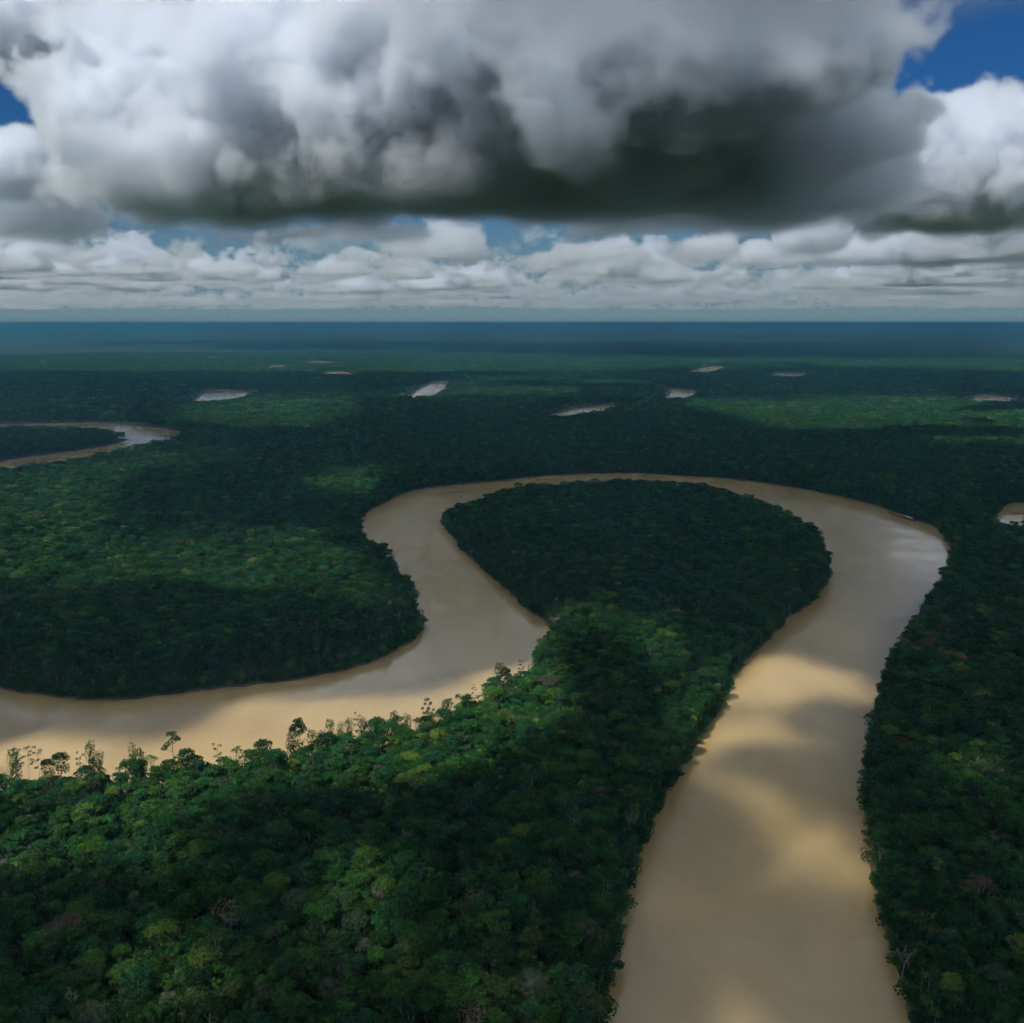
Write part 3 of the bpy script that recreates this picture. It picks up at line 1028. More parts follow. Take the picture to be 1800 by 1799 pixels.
# inside the canopy, seen from above
CANOPY = [
    ('lobed', 125, 1645, 24, 'rusty pink', 'small rusty pink tree alone among dark crowns near the lower left corner'),
    ('dome2', 355, 1682, 46, 'lime green', 'bright lime green rounded tree, the brightest crown in the lower left forest'),
    ('dome', 290, 1690, 32, 'olive green', 'olive green dome crown just left of the bright lime green tree'),
    ('twiggy', 405, 1604, 58, 'tan brown', 'large brown twiggy crown, half leafless, in the lower left forest'),
    ('dome', 340, 1760, 48, 'olive green', 'yellowish olive crown below the bright lime green tree'),
    ('twiggy', 835, 1785, 54, 'tan brown', 'brown twiggy crown at the bottom edge below the forked pale trunk'),
    ('flat', 872, 1662, 70, 'dark green', 'flat-topped dark green tree with a pale forked trunk showing below it'),
    ('twiggy', 838, 1578, 42, 'tan brown', 'tan dry-topped crown above the flat-topped tree with pale trunk'),
    ('dome', 825, 1600, 52, 'olive green', 'olive green crown just below the tan dry-topped crown'),
    ('bare', 715, 1592, 32, None, 'bare pale branched tree left of the bright green vine patch'),
    ('dome2', 768, 1615, 40, 'fresh green', 'bright green leafy crown between bare pale tree and dark flat-topped tree'),
    ('bare2', 735, 1722, 20, None, 'thin whitish bare tree in the lower middle forest'),
    ('bare', 848, 1630, 26, None, 'greyish bare crown just above the flat-topped dark tree'),
    ('bare2', 910, 1722, 18, None, 'small bare stub of a tree right of the pale forked trunk'),
    ('bare', 932, 1466, 32, None, 'whitish bare tree in the shaded forest left of the wide river'),
    ('dome', 1010, 1720, 62, 'bluish green', 'broad bluish green crown by the river bank at lower middle'),
    ('dome2', 1030, 1780, 50, 'olive green', 'yellow-brown tinged crown at the bottom edge beside the river'),
    ('bare', 15, 1352, 40, None, 'spreading bare pale tree at the left edge below the river'),
    ('bare2', 680, 1332, 26, None, 'small dry tree just behind the river bank, left of the bank\'s bend'),
    ('dome', 880, 1262, 56, 'olive green', 'wide brownish olive crown behind the river bank, left of the neck of land'),
    ('dome', 905, 1268, 40, 'olive green', 'yellow-green crown next to the wide brownish olive crown'),
    ('dome2', 968, 1198, 46, 'greyish green', 'silvery green crown on the sunlit neck of land'),
    ('bare', 975, 1085, 44, 'greyish green', 'pale grey leafless tree at the tip of the loop\'s inner bank'),
    ('dome', 1020, 1228, 40, 'fresh green', 'flat fresh green crown on the sunlit neck of land'),
    ('lobed', 1188, 1076, 18, 'rusty pink', 'pinkish tree at the sunlit edge of the loop\'s forest'),
    ('lobed', 1172, 1202, 16, 'rusty pink', 'small pinkish crown low on the sunlit neck near the wide river'),
    ('lobed', 1195, 1165, 15, 'rusty pink', 'small pinkish crown higher on the sunlit neck near the wide river'),
    # right bank
    ('lobed', 1690, 1158, 26, 'rusty pink', 'brightest pink flowering crown on the right bank'),
    ('lobed', 1684, 1169, 14, 'rusty pink', 'small pink crown just below the brightest pink flowering crown'),
    ('dome', 1674, 1152, 22, 'lime green', 'yellow-green crown touching the brightest pink crown on the right bank'),
    ('lobed', 1655, 1167, 20, 'tan brown', 'tan pink crown left of the brightest pink crown'),
    ('lobed', 1612, 1182, 22, 'tan brown', 'tan crown close to the water above the sunlit river reach'),
    ('lobed', 1622, 1190, 16, 'rusty pink', 'small rusty crown beside the tan crown close to the water'),
    ('dome', 1662, 1144, 24, 'tan brown', 'dull orange-brown crown above the brightest pink crown'),
    ('lobed', 1621, 1139, 18, 'tan brown', 'tan crown on the bank above the end of the sunlit water'),
    ('lobed', 1636, 1130, 34, 'dull crimson', 'wide dull crimson crown on the upper right bank'),
    ('lobed', 1650, 1104, 20, 'dull crimson', 'dull crimson crown higher up the right bank, second above the wide crimson one'),
    ('lobed', 1640, 1113, 18, 'rusty pink', 'rusty crown between two dull crimson crowns on the right bank'),
    ('lobed', 1658, 1088, 22, 'dull crimson', 'dull crimson crown at the top of the reddish row on the right bank'),
    ('lobed', 1661, 1098, 12, 'rusty pink', 'tiny pink crown near the top of the reddish row on the right bank'),
    ('lobed', 1676, 1078, 14, 'dull crimson', 'small reddish crown set back from the top of the reddish row'),
    ('lobed', 1670, 1120, 16, 'tan brown', 'small tan crown behind the wide dull crimson crown'),
    ('lobed', 1566, 1283, 26, 'tan brown', 'left one of two pale tan crowns side by side on the right bank'),
    ('lobed', 1588, 1276, 26, 'tan brown', 'right one of two pale tan crowns side by side on the right bank'),
    ('lobed', 1586, 1306, 28, 'dull crimson', 'dull crimson crown below the two pale tan crowns'),
    ('lobed', 1773, 1224, 16, 'rusty pink', 'lone pinkish crown in the dark forest near the right edge'),
    ('lobed', 1741, 1168, 12, 'rusty pink', 'tiny pinkish crown right of the brightest pink crown'),
    ('dome2', 1700, 1372, 80, 'fresh green', 'broad bright green crown, the largest sunlit tree on the right bank'),
    ('dome', 1650, 1340, 44, 'fresh green', 'fresh green crown left of the broad bright green crown'),
    ('dome2', 1760, 1395, 40, 'fresh green', 'fresh green crown right of the broad bright green crown'),
    ('bare', 1582, 1445, 24, None, 'pale bare tree by the water above the grassy bank patch'),
    ('bare', 1755, 1470, 46, 'tan brown', 'large brownish half-bare crown near the right edge'),
    ('lobed', 1610, 1600, 16, 'rusty pink', 'small pinkish crown on the lower right bank'),
    ('lobed', 1642, 1636, 18, 'tan brown', 'tan pink crown on the lower right bank, left one of a close pair'),
    ('lobed', 1662, 1642, 12, 'rusty pink', 'tiny pink crown on the lower right bank, right one of a close pair'),
    ('bare', 1592, 1672, 40, None, 'whitish bare tree at the water\'s edge on the lower right bank'),
    ('bare2', 1635, 1708, 34, None, 'whitish bare tree a little inland on the lower right bank'),
    ('bare2', 1788, 1535, 30, None, 'pale bare crown at the right edge'),
    ('dome', 1560, 1288, 20, 'greyish green', 'greyish crown leaning over the water below the two tan crowns'),
    # far side and inside the loop
    ('lobed', 365, 1112, 16, 'dull crimson', 'reddish crown in the left forest above the river, left of two others'),
    ('lobed', 521, 1113, 12, 'dull crimson', 'small reddish crown in the left forest, middle of three'),
    ('lobed', 566, 1106, 15, 'dull crimson', 'reddish crown in the left forest, right of two others'),
    ('lobed', 906, 972, 12, 'tan brown', 'pale tan crown in the loop\'s forest, left one of a pair'),
    ('lobed', 921, 974, 11, 'tan brown', 'pale tan crown in the loop\'s forest, right one of a pair'),
    ('lobed', 939, 986, 11, 'greyish green', 'pale greyish crown right below the tan pair in the loop\'s forest'),
    ('lobed', 996, 996, 14, 'dull crimson', 'faint reddish crown in the middle of the loop\'s forest'),
    ('lobed', 853, 911, 8, 'dull crimson', 'tiny reddish crown near the far tip of the loop\'s forest'),
    ('lobed', 1103, 923, 8, 'dull crimson', 'tiny reddish crown far back in the loop\'s forest'),
]
rs = random.Random(5)
for kind, px, py, wpx, tint, label in CANOPY:
    H, R, zc = SP_SIZE[kind]
    d = ray(px, py)
    for _ in range(3):
        t = (CAM_H - zc - 1.0) / -d.z
        sc = (wpx / FOCAL) * t / (2 * R)
    dist = t
    if kind.startswith('bare'):
        sc *= 0.8
    zs = max(0.62, min(0.82, sc))
    if kind.startswith('bare'):
        zs = 0.66
    t = (CAM_H - 1.0 - zc * zs) / -d.z
    x, y = d.x * t, d.y * t
    nm = {'bare': 'bare_tree', 'bare2': 'bare_tree', 'twiggy': 'dry_tree', 'flat': 'flat_topped_tree'}.get(kind, 'flowering_tree' if tint in ('rusty pink', 'dull crimson', 'tan brown') else 'broadleaf_tree')
    plant(nm, SP_MESH[kind], x, y, (sc, sc, zs), rs.uniform(0, 6.28), tint, label, group='trees that stand out in the canopy')
    TAKEN.append((x, y, max(2.5, sc * R * 0.8)))

# --- the skyline along the near bank, against the sunlit water: kind, pixel x, pixel of the top, of the canopy below, width factor, label
SKYLINE = [
    ('column2', 24, 1318, 1350, 1.0, 'mid green', 'vine-clad tree at the left end of the bank skyline'),
    ('open2', 28, 1313, 1350, 0.9, 'greyish green', 'see-through slender tree above the vine-clad tree at the left end of the bank'),
    ('open2', 46, 1310, 1350, 1.0, 'greyish green', 'see-through slender tree on the bank, middle of three at far left'),
    ('open2', 64, 1311, 1350, 1.1, 'greyish green', 'see-through slender tree on the bank, right one of three at far left'),
    ('dome', 105, 1325, 1352, 0.9, 'dark green', 'dark bushy tree on the bank left of the tall vine tower'),
    ('dome', 82, 1336, 1352, 0.7, 'dark green', 'low dark tree beside the dark bushy tree on the bank'),
    ('open', 139, 1321, 1352, 0.7, 'greyish green', 'thin airy tree just left of the tall vine tower'),
    ('column2', 158, 1306, 1352, 0.85, 'dark green', 'tall dark vine tower with a forked top on the bank'),
    ('column', 173, 1325, 1352, 1.0, 'dark green', 'short stubby vine-clad trunk right of the tall vine tower'),
    ('column', 233, 1311, 1350, 0.9, 'mid green', 'left one of two vine-clad trunks standing close together on the bank'),
    ('column2', 246, 1318, 1350, 0.9, 'dark green', 'right one of two vine-clad trunks standing close together on the bank'),
    ('parasol', 266, 1326, 1350, 0.8, 'fresh green', 'small parasol-shaped green tree left of the tall emergent tree'),
    ('emergent', 300, 1285, 1336, 0.95, 'mid green', 'tall emergent tree with long bare trunk and lopsided crown over the water'),
    ('dome', 325, 1319, 1345, 1.0, 'dark green', 'dense dark tree at the foot of the tall emergent tree, right side'),
    ('open2', 380, 1305, 1335, 1.0, 'olive green', 'airy spreading tree alone on the bank right of the tall emergent tree'),
    ('parasol', 416, 1311, 1332, 0.8, 'olive green', 'small half-round parasol tree against the water'),
    ('open2', 440, 1315, 1332, 0.8, 'olive green', 'faint airy treelet between parasol tree and dark dome tree'),
    ('dome', 463, 1302, 1325, 1.0, 'dark green', 'dark dome-shaped tree rising from the bank'),
    ('ragged', 523, 1261, 1318, 0.9, 'dark green', 'tallest ragged tree of the bank skyline, dark with an open top'),
    ('column2', 510, 1288, 1318, 0.9, 'dark green', 'vine-clad trunk at the left foot of the tallest ragged tree'),
    ('column2', 548, 1286, 1315, 0.9, 'dark green', 'vine-clad trunk right of the tallest ragged tree, nearer one'),
    ('column', 561, 1289, 1312, 1.0, 'dark green', 'vine-clad trunk right of the tallest ragged tree, outer one'),
    ('column2', 580, 1268, 1300, 0.9, 'mid green', 'broad vine-clad tree, first of the row of leafy towers'),
    ('column', 598, 1273, 1300, 0.8, 'mid green', 'slim leafy tower, second of the row'),
    ('column2', 613, 1265, 1298, 0.8, 'dark green', 'rounded leafy tower, third of the row'),
    ('open', 627, 1252, 1296, 0.7, 'olive green', 'tall open-topped tree above the row of leafy towers'),
    ('column2', 638, 1264, 1295, 0.9, 'dark green', 'dark leafy tower under the tall open-topped tree'),
    ('dome', 664, 1262, 1292, 0.9, 'mid green', 'bushy tree between two leafy towers on the bank'),
    ('column2', 694, 1253, 1290, 0.9, 'dark green', 'dark leafy tower right of the bushy bank tree'),
    ('column2', 715, 1258, 1282, 0.8, 'dark green', 'dark leaning tower, last before the oval tree'),
    ('parasol', 732, 1260, 1280, 0.55, 'olive green', 'tiny parasol tree left of the oval tree'),
    ('oval', 752, 1226, 1268, 0.95, 'greyish green', 'lone oval crown on a thin stem high over the water'),
    ('column2', 759, 1254, 1275, 1.0, 'dark green', 'dark vine-clad stump below the oval crown'),
    ('parasol', 788, 1227, 1255, 0.9, 'olive green', 'parasol-shaped tree right of the oval crown'),
    ('column2', 783, 1233, 1258, 1.1, 'bluish green', 'bluish green tower under the parasol-shaped tree'),
    ('palm', 804, 1217, 1245, 0.75, 'dark green', 'small palm with ragged fronds standing against the water'),
    ('dome', 821, 1222, 1240, 0.8, 'dark green', 'dark round tree between the small palm and a thin treelet'),
    ('open2', 833, 1203, 1225, 0.65, 'dark green', 'thin treelet sticking up near the bend of the bank'),
    ('column2', 878, 1168, 1195, 1.1, 'dark green', 'dark leafy tower at the bend of the bank'),
    ('ragged', 888, 1172, 1195, 0.8, 'dark green', 'ragged dark tree beside the leafy tower at the bend'),
    ('open', 916, 1160, 1180, 0.7, 'olive green', 'small airy tree high on the bank toward the neck of land'),
]
SP_H = {'column': 22, 'column2': 22, 'open': 26, 'open2': 26, 'dome': 22, 'parasol': 24, 'emergent': 33, 'ragged': 24, 'oval': 26, 'palm': 22}
for kind, px, top, sky, wf, tint, label in SKYLINE:
    bx, by = to_ground(px, sky, 1.0)
    bd = math.hypot(bx, by) - 3.0
    d = ray(px, top)
    hd = math.hypot(d.x, d.y)
    x, y = d.x / hd * bd, d.y / hd * bd
    for _ in range(12):
        if shore(np.array([x]), np.array([y]))[0] > 1.5:
            break
        bd -= 2.0
        x, y = d.x / hd * bd, d.y / hd * bd
    H = CAM_H - 1.0 + bd * d.z / hd
    zs = H / SP_H[kind]
    nm = {'column': 'vine_clad_tree', 'column2': 'vine_clad_tree', 'palm': 'palm_tree', 'emergent': 'emergent_tree', 'open': 'slender_tree', 'open2': 'slender_tree', 'oval': 'slender_tree',
          'parasol': 'parasol_tree'}.get(kind, 'bank_tree')
    w_ = wf * max(0.55, min(0.8, zs))
    plant(nm, SP_MESH[kind], x, y, (w_, w_, zs), 0.3 if kind == 'emergent' else rs.uniform(0, 6.28), tint, label, group='trees on the skyline of the near bank')
    TAKEN.append((x, y, 2.0))

# --- the three hundred or so nearest trees of the closed canopy
PX, PY = to_pixel(NX, NY, 12 * NS)
inside = (PX > -15) & (PX < 1815) & (PY < 1815) & (PY > 600)
free = inside.copy()
for x, y, rr in TAKEN:
    free &= np.hypot(NX - x, NY - y) > rr
order = np.argsort(np.hypot(NX, NY))
SINGLE_IDS = set()
KNAME = np.array([k[0] for k in NEAR_KINDS])
QUOTA = {'broadleaf': 300, 'palm': 70, 'flat_topped': 14, 'vine_clad': 24, 'slender': 36, 'bare': 8}
TREE_NAMES = {'broadleaf': 'broadleaf_tree', 'palm': 'palm_tree', 'flat_topped': 'flat_topped_tree', 'vine_clad': 'vine_clad_tree', 'slender': 'slender_tree', 'bare': 'bare_tree'}
TINTS = ['dark green', 'mid green', 'bluish green', 'dark green', 'mid green', 'olive green', 'fresh green', 'greyish green', 'mid green', 'dark green']
LOOK = {'broadleaf': '{t} {z} broadleaf tree', 'palm': '{t} feathery palm', 'flat_topped': '{t} flat-topped tree', 'vine_clad': '{t} vine-clad narrow tree', 'slender': '{t} slender open-crowned tree', 'bare': 'pale leafless tree'}


MARKS = [(125, 1645, 'the small rusty tree'), (355, 1682, 'the lime green tree'), (405, 1604, 'the brown twiggy crown'), (835, 1785, 'the bottom twiggy crown'), (872, 1670, 'the forked pale trunk'),
         (715, 1592, 'the bare pale tree'), (932, 1466, 'the whitish bare tree'), (1010, 1720, 'the broad bluish crown'), (1592, 1672, 'the waterside bare tree'), (1642, 1636, 'the tan pink crown'),
         (735, 1722, 'the thin bare tree'), (1700, 1372, 'the broadest green crown'), (0, 1799, 'the lower left corner'), (1800, 1799, 'the lower right corner'), (1788, 1535, 'the edge bare crown'),
         (540, 1720, 'the bottom middle-left'), (300, 1285, 'the tall emergent tree'), (523, 1261, 'the tallest ragged tree'), (752, 1226, 'the lone oval crown')]
MARKS = [m for m in MARKS if m[2] != 'the bottom middle-left']


def where(px, py):
    """Which marked thing a tree stands nearest to, and on what side of it."""
    mx, my, nm = min(MARKS, key=lambda m: math.hypot(px - m[0], py - m[1]))
    dx, dy = px - mx, py - my
    d = math.hypot(dx, dy)
    side = ('right of' if dx > 0 else 'left of') if abs(dx) > abs(dy) else ('below' if dy > 0 else 'above')
    if 'corner' in nm:
        return ('close to ' if d < 90 else 'some way from ') + nm
    return ('just ' if d < 55 else 'well ' if d > 130 else '') + side + ' ' + nm


def build_of(t):
    """Crown size in words."""
    q = t.crown_arrays()[0]
    R = np.abs(q[:, :, :2]).max() if len(q) else 3.0
    return 'wide-crowned' if R > 3.5 else 'small round' if R < 2.2 else 'domed'


left = dict(QUOTA)
BY_LABEL = {}
for i in order:
    kn = KNAME[NK[i]]
    if not free[i] or left.get(kn, 0) <= 0:
        continue
    if kn == 'broadleaf' and NS[i] < 0.8:
        continue
    left[kn] -= 1
    SINGLE_IDS.add(int(i))
    tint = TINTS[int(rs.random() * len(TINTS))] if kn != 'bare' else None
    if kn == 'palm':
        tint = 'fresh green' if rs.random() < .5 else 'mid green'
    z = build_of(NEAR_KINDS[NK[i]][1])
    plc = where(PX[i], PY[i])
    label = LOOK[kn].format(t=tint, z=z) + ' ' + plc
    o = plant(TREE_NAMES[kn], NEAR_MESH[NK[i]], float(NX[i]), float(NY[i]), float(NS[i]), rs.uniform(0, 6.28), tint, label, cat='palm' if kn == 'palm' else 'tree')
    BY_LABEL.setdefault(label, []).append((float(PX[i]), float(PY[i]), o))
WORDS = {2: ['upper', 'lower'], 3: ['top', 'middle', 'lowest']}
WORDS_X = {2: ['left', 'right'], 3: ['leftmost', 'middle', 'rightmost']}
for label, L in BY_LABEL.items():
    n_ = len(L)
    grp = 'near forest trees ' + label.split(' tree ')[-1].split(' palm ')[-1]
    for p_ in L:
        p_[2]['group'] = grp
    if n_ in (2, 3):
        flat = max(a[0] for a in L) - min(a[0] for a in L) > max(a[1] for a in L) - min(a[1] for a in L)
        L.sort(key=lambda a: a[0] if flat else a[1])
        for w_, p_ in zip((WORDS_X if flat else WORDS)[n_], L):
            p_[2]['label'] = label + ', ' + w_ + ' of ' + ('two' if n_ == 2 else 'three')
    elif n_ > 3:
        for p_ in L:
            p_[2]['group'] = label
near_names = {}
for i, (kind, t, sh) in enumerate(NEAR_KINDS):
    PROTOS.append(joined(t, 'forest_' + kind, M_PALE if kind in ('bare', 'flat_topped') else M_BARK))
I_SHRUB = len(PROTOS)
for t in SHRUBS:
    PROTOS.append(joined(t, 'forest_shrub'))
I_MID = len(PROTOS)
for t in MID_KINDS:
    PROTOS.append(joined(t, 'forest_mid'))
I_FAR = len(PROTOS)
for t in FAR_KINDS:
    PROTOS.append(joined(t, 'forest_stand'))

# near trees that are not built as individuals
keep = np.ones(len(NX), bool)
keep[list(SINGLE_IDS)] = False
if TAKEN:
    T = np.array(TAKEN)
    for x, y, rr in T:
        keep &= np.hypot(NX - x, NY - y) > rr
add_points(NX[keep], NY[keep], np.full(keep.sum(), 1.0), NK[keep], NS[keep], 13)

# mid distance
X, Y = jitter_grid(R_NEAR, R_MID, 4.4, 40, 21)
s = shore(X, Y)
m = (s > 2.0) & ((low_bank(X, Y) > 0.75) | (s > 6 + 2 * np.sin(X * 0.2) * np.sin(Y * 0.17)))
X, Y, s = X[m], Y[m], s[m]
r2 = np.random.default_rng(22)
kk = I_MID + r2.choice(len(MID_KINDS), len(X), p=np.array(MID_SHARE) / sum(MID_SHARE))
hs = r2.uniform(0.8, 1.24, len(X)) * (1 + 0.12 * patchy(X, Y)) * (0.6 + 0.4 * np.clip(s / 24, 0, 1)) * np.where(low_bank(X, Y) < 1, 0.5 + 0.5 * np.clip((s - 2) / 45, 0, 1), 1)
if TAKEN:
    kp = np.ones(len(X), bool)
    for x, y, rr in T:
        kp &= np.hypot(X - x, Y - y) > rr
    X, Y, kk, hs = X[kp], Y[kp], kk[kp], hs[kp]
add_points(X, Y, np.full(len(X), 1.0), kk, hs, 23)

# bushes and young growth hanging over the water's edge
X, Y = jitter_grid(150, 1500, 2.7, 44, 31)
d = np.hypot(X, Y)
s = shore(X, Y)
r3 = np.random.default_rng(32)
m = (s > -0.3) & (s < 8) & (r3.uniform(0, 1, len(X)) < np.where(d < 800, 0.85, 0.4))
X, Y, d = X[m], Y[m], d[m]
add_points(X, Y, np.full(len(X), 0.6), I_SHRUB + r3.integers(0, len(SHRUBS), len(X)), r3.uniform(.55, 1.35, len(X)) * np.where(d < 800, 1, 1.2), 33)

# far stands
X, Y = jitter_grid(R_MID, R_FAR, 17.0, 37, 41)
s = shore(X, Y)
m = s > 7
X, Y, s = X[m], Y[m], s[m]
r4 = np.random.default_rng(42)
add_points(X, Y, np.full(len(X), 0.0), I_FAR + r4.integers(0, len(FAR_KINDS), len(X)), r4.uniform(.8, 1.15, len(X)) * (1 + 0.12 * patchy(X, Y)) * (0.35 + 0.65 * np.clip((s - 15) / 70, 0, 1)), 43)


def build_forest():
    P, K, S, A = np.concatenate(PTS), np.concatenate(KIND), np.concatenate(SCALE), np.concatenate(ROT)
    me = bpy.data.meshes.new('forest')
    me.vertices.add(len(P))
    me.vertices.foreach_set('co', P.astype(np.float32).ravel())
    for nm, dt, arr in (('kind_index', 'INT', K.astype(np.int32)), ('size', 'FLOAT', S.astype(np.float32)), ('turn', 'FLOAT', A.astype(np.float32))):
        a = me.attributes.new(nm, dt, 'POINT')
        a.data.foreach_set('value', arr)
    me.materials.append(M_FOREST)
    ob = bpy.data.objects.new('forest', me)
    COL.objects.link(ob)
    gt = bpy.data.node_groups.new('forest_planting', 'GeometryNodeTree')
    gt.interface.new_socket('Geometry', in_out='INPUT', socket_type='NodeSocketGeometry')
    gt.interface.new_socket('Geometry', in_out='OUTPUT', socket_type='NodeSocketGeometry')
    g = NT(gt)
    gi, go = g.node('NodeGroupInput'), g.node('NodeGroupOutput')

    def named(name, dt):
        n = g.node('GeometryNodeInputNamedAttribute', data_type=dt)
        n.inputs['Name'].default_value = name
        return n.outputs[0]

    kind, size, turn = named('kind_index', 'INT'), named('size', 'FLOAT'), named('turn', 'FLOAT')
    rot = g.vec(0.0, 0.0, turn)
    sc = g.vec(size, size, size)
    join = g.node('GeometryNodeJoinGeometry')
    for i, pm in enumerate(PROTOS):
        if not (K == i).any():
            continue
        po = bpy.data.objects.new(pm.name, pm)
        oi = g.node('GeometryNodeObjectInfo')
        oi.inputs['Object'].default_value = po
        oi.inputs['As Instance'].default_value = False
        cmpn = g.node('FunctionNodeCompare', data_type='INT', operation='EQUAL')
        g.put(cmpn.inputs[2], kind)
        cmpn.inputs[3].default_value = i
        ip = g.node('GeometryNodeInstanceOnPoints')
        gt.links.new(gi.outputs[0], ip.inputs['Points'])
        gt.links.new(cmpn.outputs[0], ip.inputs['Selection'])
        gt.links.new(oi.outputs['Geometry'], ip.inputs['Instance'])
        gt.links.new(rot, ip.inputs['Rotation'])
        gt.links.new(sc, ip.inputs['Scale'])
        gt.links.new(ip.outputs[0], join.inputs[0])
    gt.links.new(join.outputs[0], go.inputs[0])
    md = ob.modifiers.new('planting', 'NODES')
    md.node_group = gt
    ob['kind'] = 'stuff'
    ob['label'] = 'dense dark green rainforest canopy reaching to the horizon'
    ob['category'] = 'forest'
    print('forest instances', len(P))


build_forest()


# the forest beyond, where single crowns can no longer be told apart
def far_canopy_material():
    m, n, b = material('far_canopy')
    pos = n.node('ShaderNodeNewGeometry').outputs['Position']
    a = n.noise(n.vm('SCALE', pos, 0.03), 1.0, 5, 0.65)
    big = n.noise(n.vm('MULTIPLY', pos, (0.0011, 0.0007, 0.0)), 1.0, 4, 0.6)
    a = n.mixf(0.6, a, big)
    c = n.ramp(a, [(0.36, (0.012, 0.032, 0.012)), (0.5, (0.028, 0.060, 0.018)), (0.62, (0.060, 0.092, 0.028))])
    n.put(b.inputs['Base Color'], c)
    b.inputs['Roughness'].default_value = 0.8
    b.inputs['Specular IOR Level'].default_value = 0.1
    bp = n.node('ShaderNodeBump')
    bp.inputs['Strength'].default_value = 1.0
    bp.inputs['Distance'].default_value = 14.0
    n.put(bp.inputs['Height'], n.noise(n.vm('SCALE', pos, 0.05), 1.0, 3, 0.6))
    n.t.links.new(bp.outputs[0], b.inputs['Normal'])
    return m


ang = np.radians(np.concatenate([np.arange(-180, -42, 6), np.linspace(-42, 42, 241), np.arange(48, 180, 6)]))
rad = [6450.0]
while rad[-1] < 88000:
    rad.append(rad[-1] * 1.011 if rad[-1] < 14000 else rad[-1] * 1.06)
R_, A_ = np.meshgrid(np.array(rad), ang, indexing='ij')
X, Y = (R_ * np.sin(A_)).ravel(), (R_ * np.cos(A_)).ravel()
rz = np.random.default_rng(51)
Z = 13 + 4 * patchy(X, Y, .0021, .0017) + rz.normal(0, 1.6, len(X)) * (R_.ravel() < 14000)
Z[:R_.shape[1]] = 2.0
nr, na = R_.shape
i, j = np.meshgrid(np.arange(nr - 1), np.arange(na), indexing='ij')
F = np.stack([i * na + j, (i + 1) * na + j, (i + 1) * na + (j + 1) % na, i * na + (j + 1) % na], -1).reshape(-1, 4)[:, ::-1]
fc = mesh_object('far_forest', np.stack([X, Y, Z], -1), F, far_canopy_material())
fc['kind'] = 'stuff'
fc['label'] = 'blue hazy forest plain running out to the horizon'
fc['category'] = 'forest'

# ------------------------------------------------------------------ things on the water's edge
def box(v, f, c, s, taper=0.0):
    b = len(v)
    for z in (-1, 1):
        k = 1 - taper if z > 0 else 1
        for x, y in ((-1, -1), (1, -1), (1, 1), (-1, 1)):
            v.append((c[0] + x * s[0] / 2 * k, c[1] + y * s[1] / 2 * k, c[2] + z * s[2] / 2))
    for q in ((3, 2, 1, 0), (4, 5, 6, 7), (0, 1, 5, 4), (1, 2, 6, 5), (2, 3, 7, 6), (3, 0, 4, 7)):
        f.append(tuple(b + i for i in q))


def plain(name, col, rough=0.7):
    m, n, b = material(name)
    pos = n.node('ShaderNodeTexCoord').outputs['Object']
    v = n.noise(n.vm('SCALE', pos, 1.3), 1.0, 4, 0.6)
    n.put(b.inputs['Base Color'], n.ramp(v, [(0.3, tuple(c * 0.72 for c in col)), (0.7, tuple(min(1, c * 1.15) for c in col))]))
    b.inputs['Roughness'].default_value = rough
    return m


def build_boat():
    """Long wooden river boat lying under the far bank."""
    root = bpy.data.objects.new('river_boat', None)
    COL.objects.link(root)
    p0, p1 = Vector(to_ground(1563, 902)), Vector(to_ground(1611, 917))
    c = (p0 + p1) / 2
    d = p1 - p0
    root.location = (c.x - 1.5, c.y - 3.0, 0.0)
    root.rotation_euler = (0, 0, math.atan2(d.y, d.x))
    root['label'] = 'long brown wooden boat with a pale-roofed cabin moored under the far bank'
    root['category'] = 'boat'
    L = d.length
    v, f = [], []
    n = 16
    for i in range(n + 1):
        x = -L / 2 + L * i / n
        w = 1.9 * (1 - abs(2 * i / n - 1) ** 3.2) + 0.12
        sheer = 1.0 + 0.7 * abs(2 * i / n - 1) ** 2.5
        for y, z in ((-w, sheer), (-w * .8, -.3), (0, -.6), (w * .8, -.3), (w, sheer)):
            v.append((x, y, z))
    for i in range(n):
        for j in range(4):
            a = i * 5 + j
            f.append((a, a + 1, a + 6, a + 5))
    brown = plain('boat_timber', (0.19, 0.105, 0.075))
    mesh_object('hull', v, f, brown, root)
    v, f = [], []
    box(v, f, (-L * .12, 0, .75), (L * .66, 3.0, .08))
    mesh_object('deck', v, f, plain('boat_deck', (0.24, 0.16, 0.12)), root)
    v, f = [], []
    box(v, f, (L * .22, 0, 1.75), (L * .26, 2.7, 1.9))
    cab = mesh_object('cabin', v, f, brown, root)
    for k in range(3):
        v, f = [], []
        box(v, f, (L * .14 + k * L * .08, -1.37, 1.95), (L * .05, .06, .8))
        mesh_object('window', v, f, plain('boat_window', (0.02, 0.025, 0.03), 0.2), cab)
    v, f = [], []
    box(v, f, (L * .22, 0, 2.78), (L * .30, 3.2, .14))
    mesh_object('roof', v, f, plain('pale_roof', (0.62, 0.64, 0.66), 0.4), root)
    v, f = [], []
    box(v, f, (-L * .12, 0, 2.35), (L * .36, 2.8, .10))
    mesh_object('awning', v, f, plain('boat_awning', (0.25, 0.14, 0.11)), root)
    for sx in (-L * .28, -L * .12, L * .04):
        for sy in (-1.3, 1.3):
            v, f = [], []
            box(v, f, (sx, sy, 1.54), (.1, .1, 1.52))
            mesh_object('post', v, f, brown, root)


build_boat()


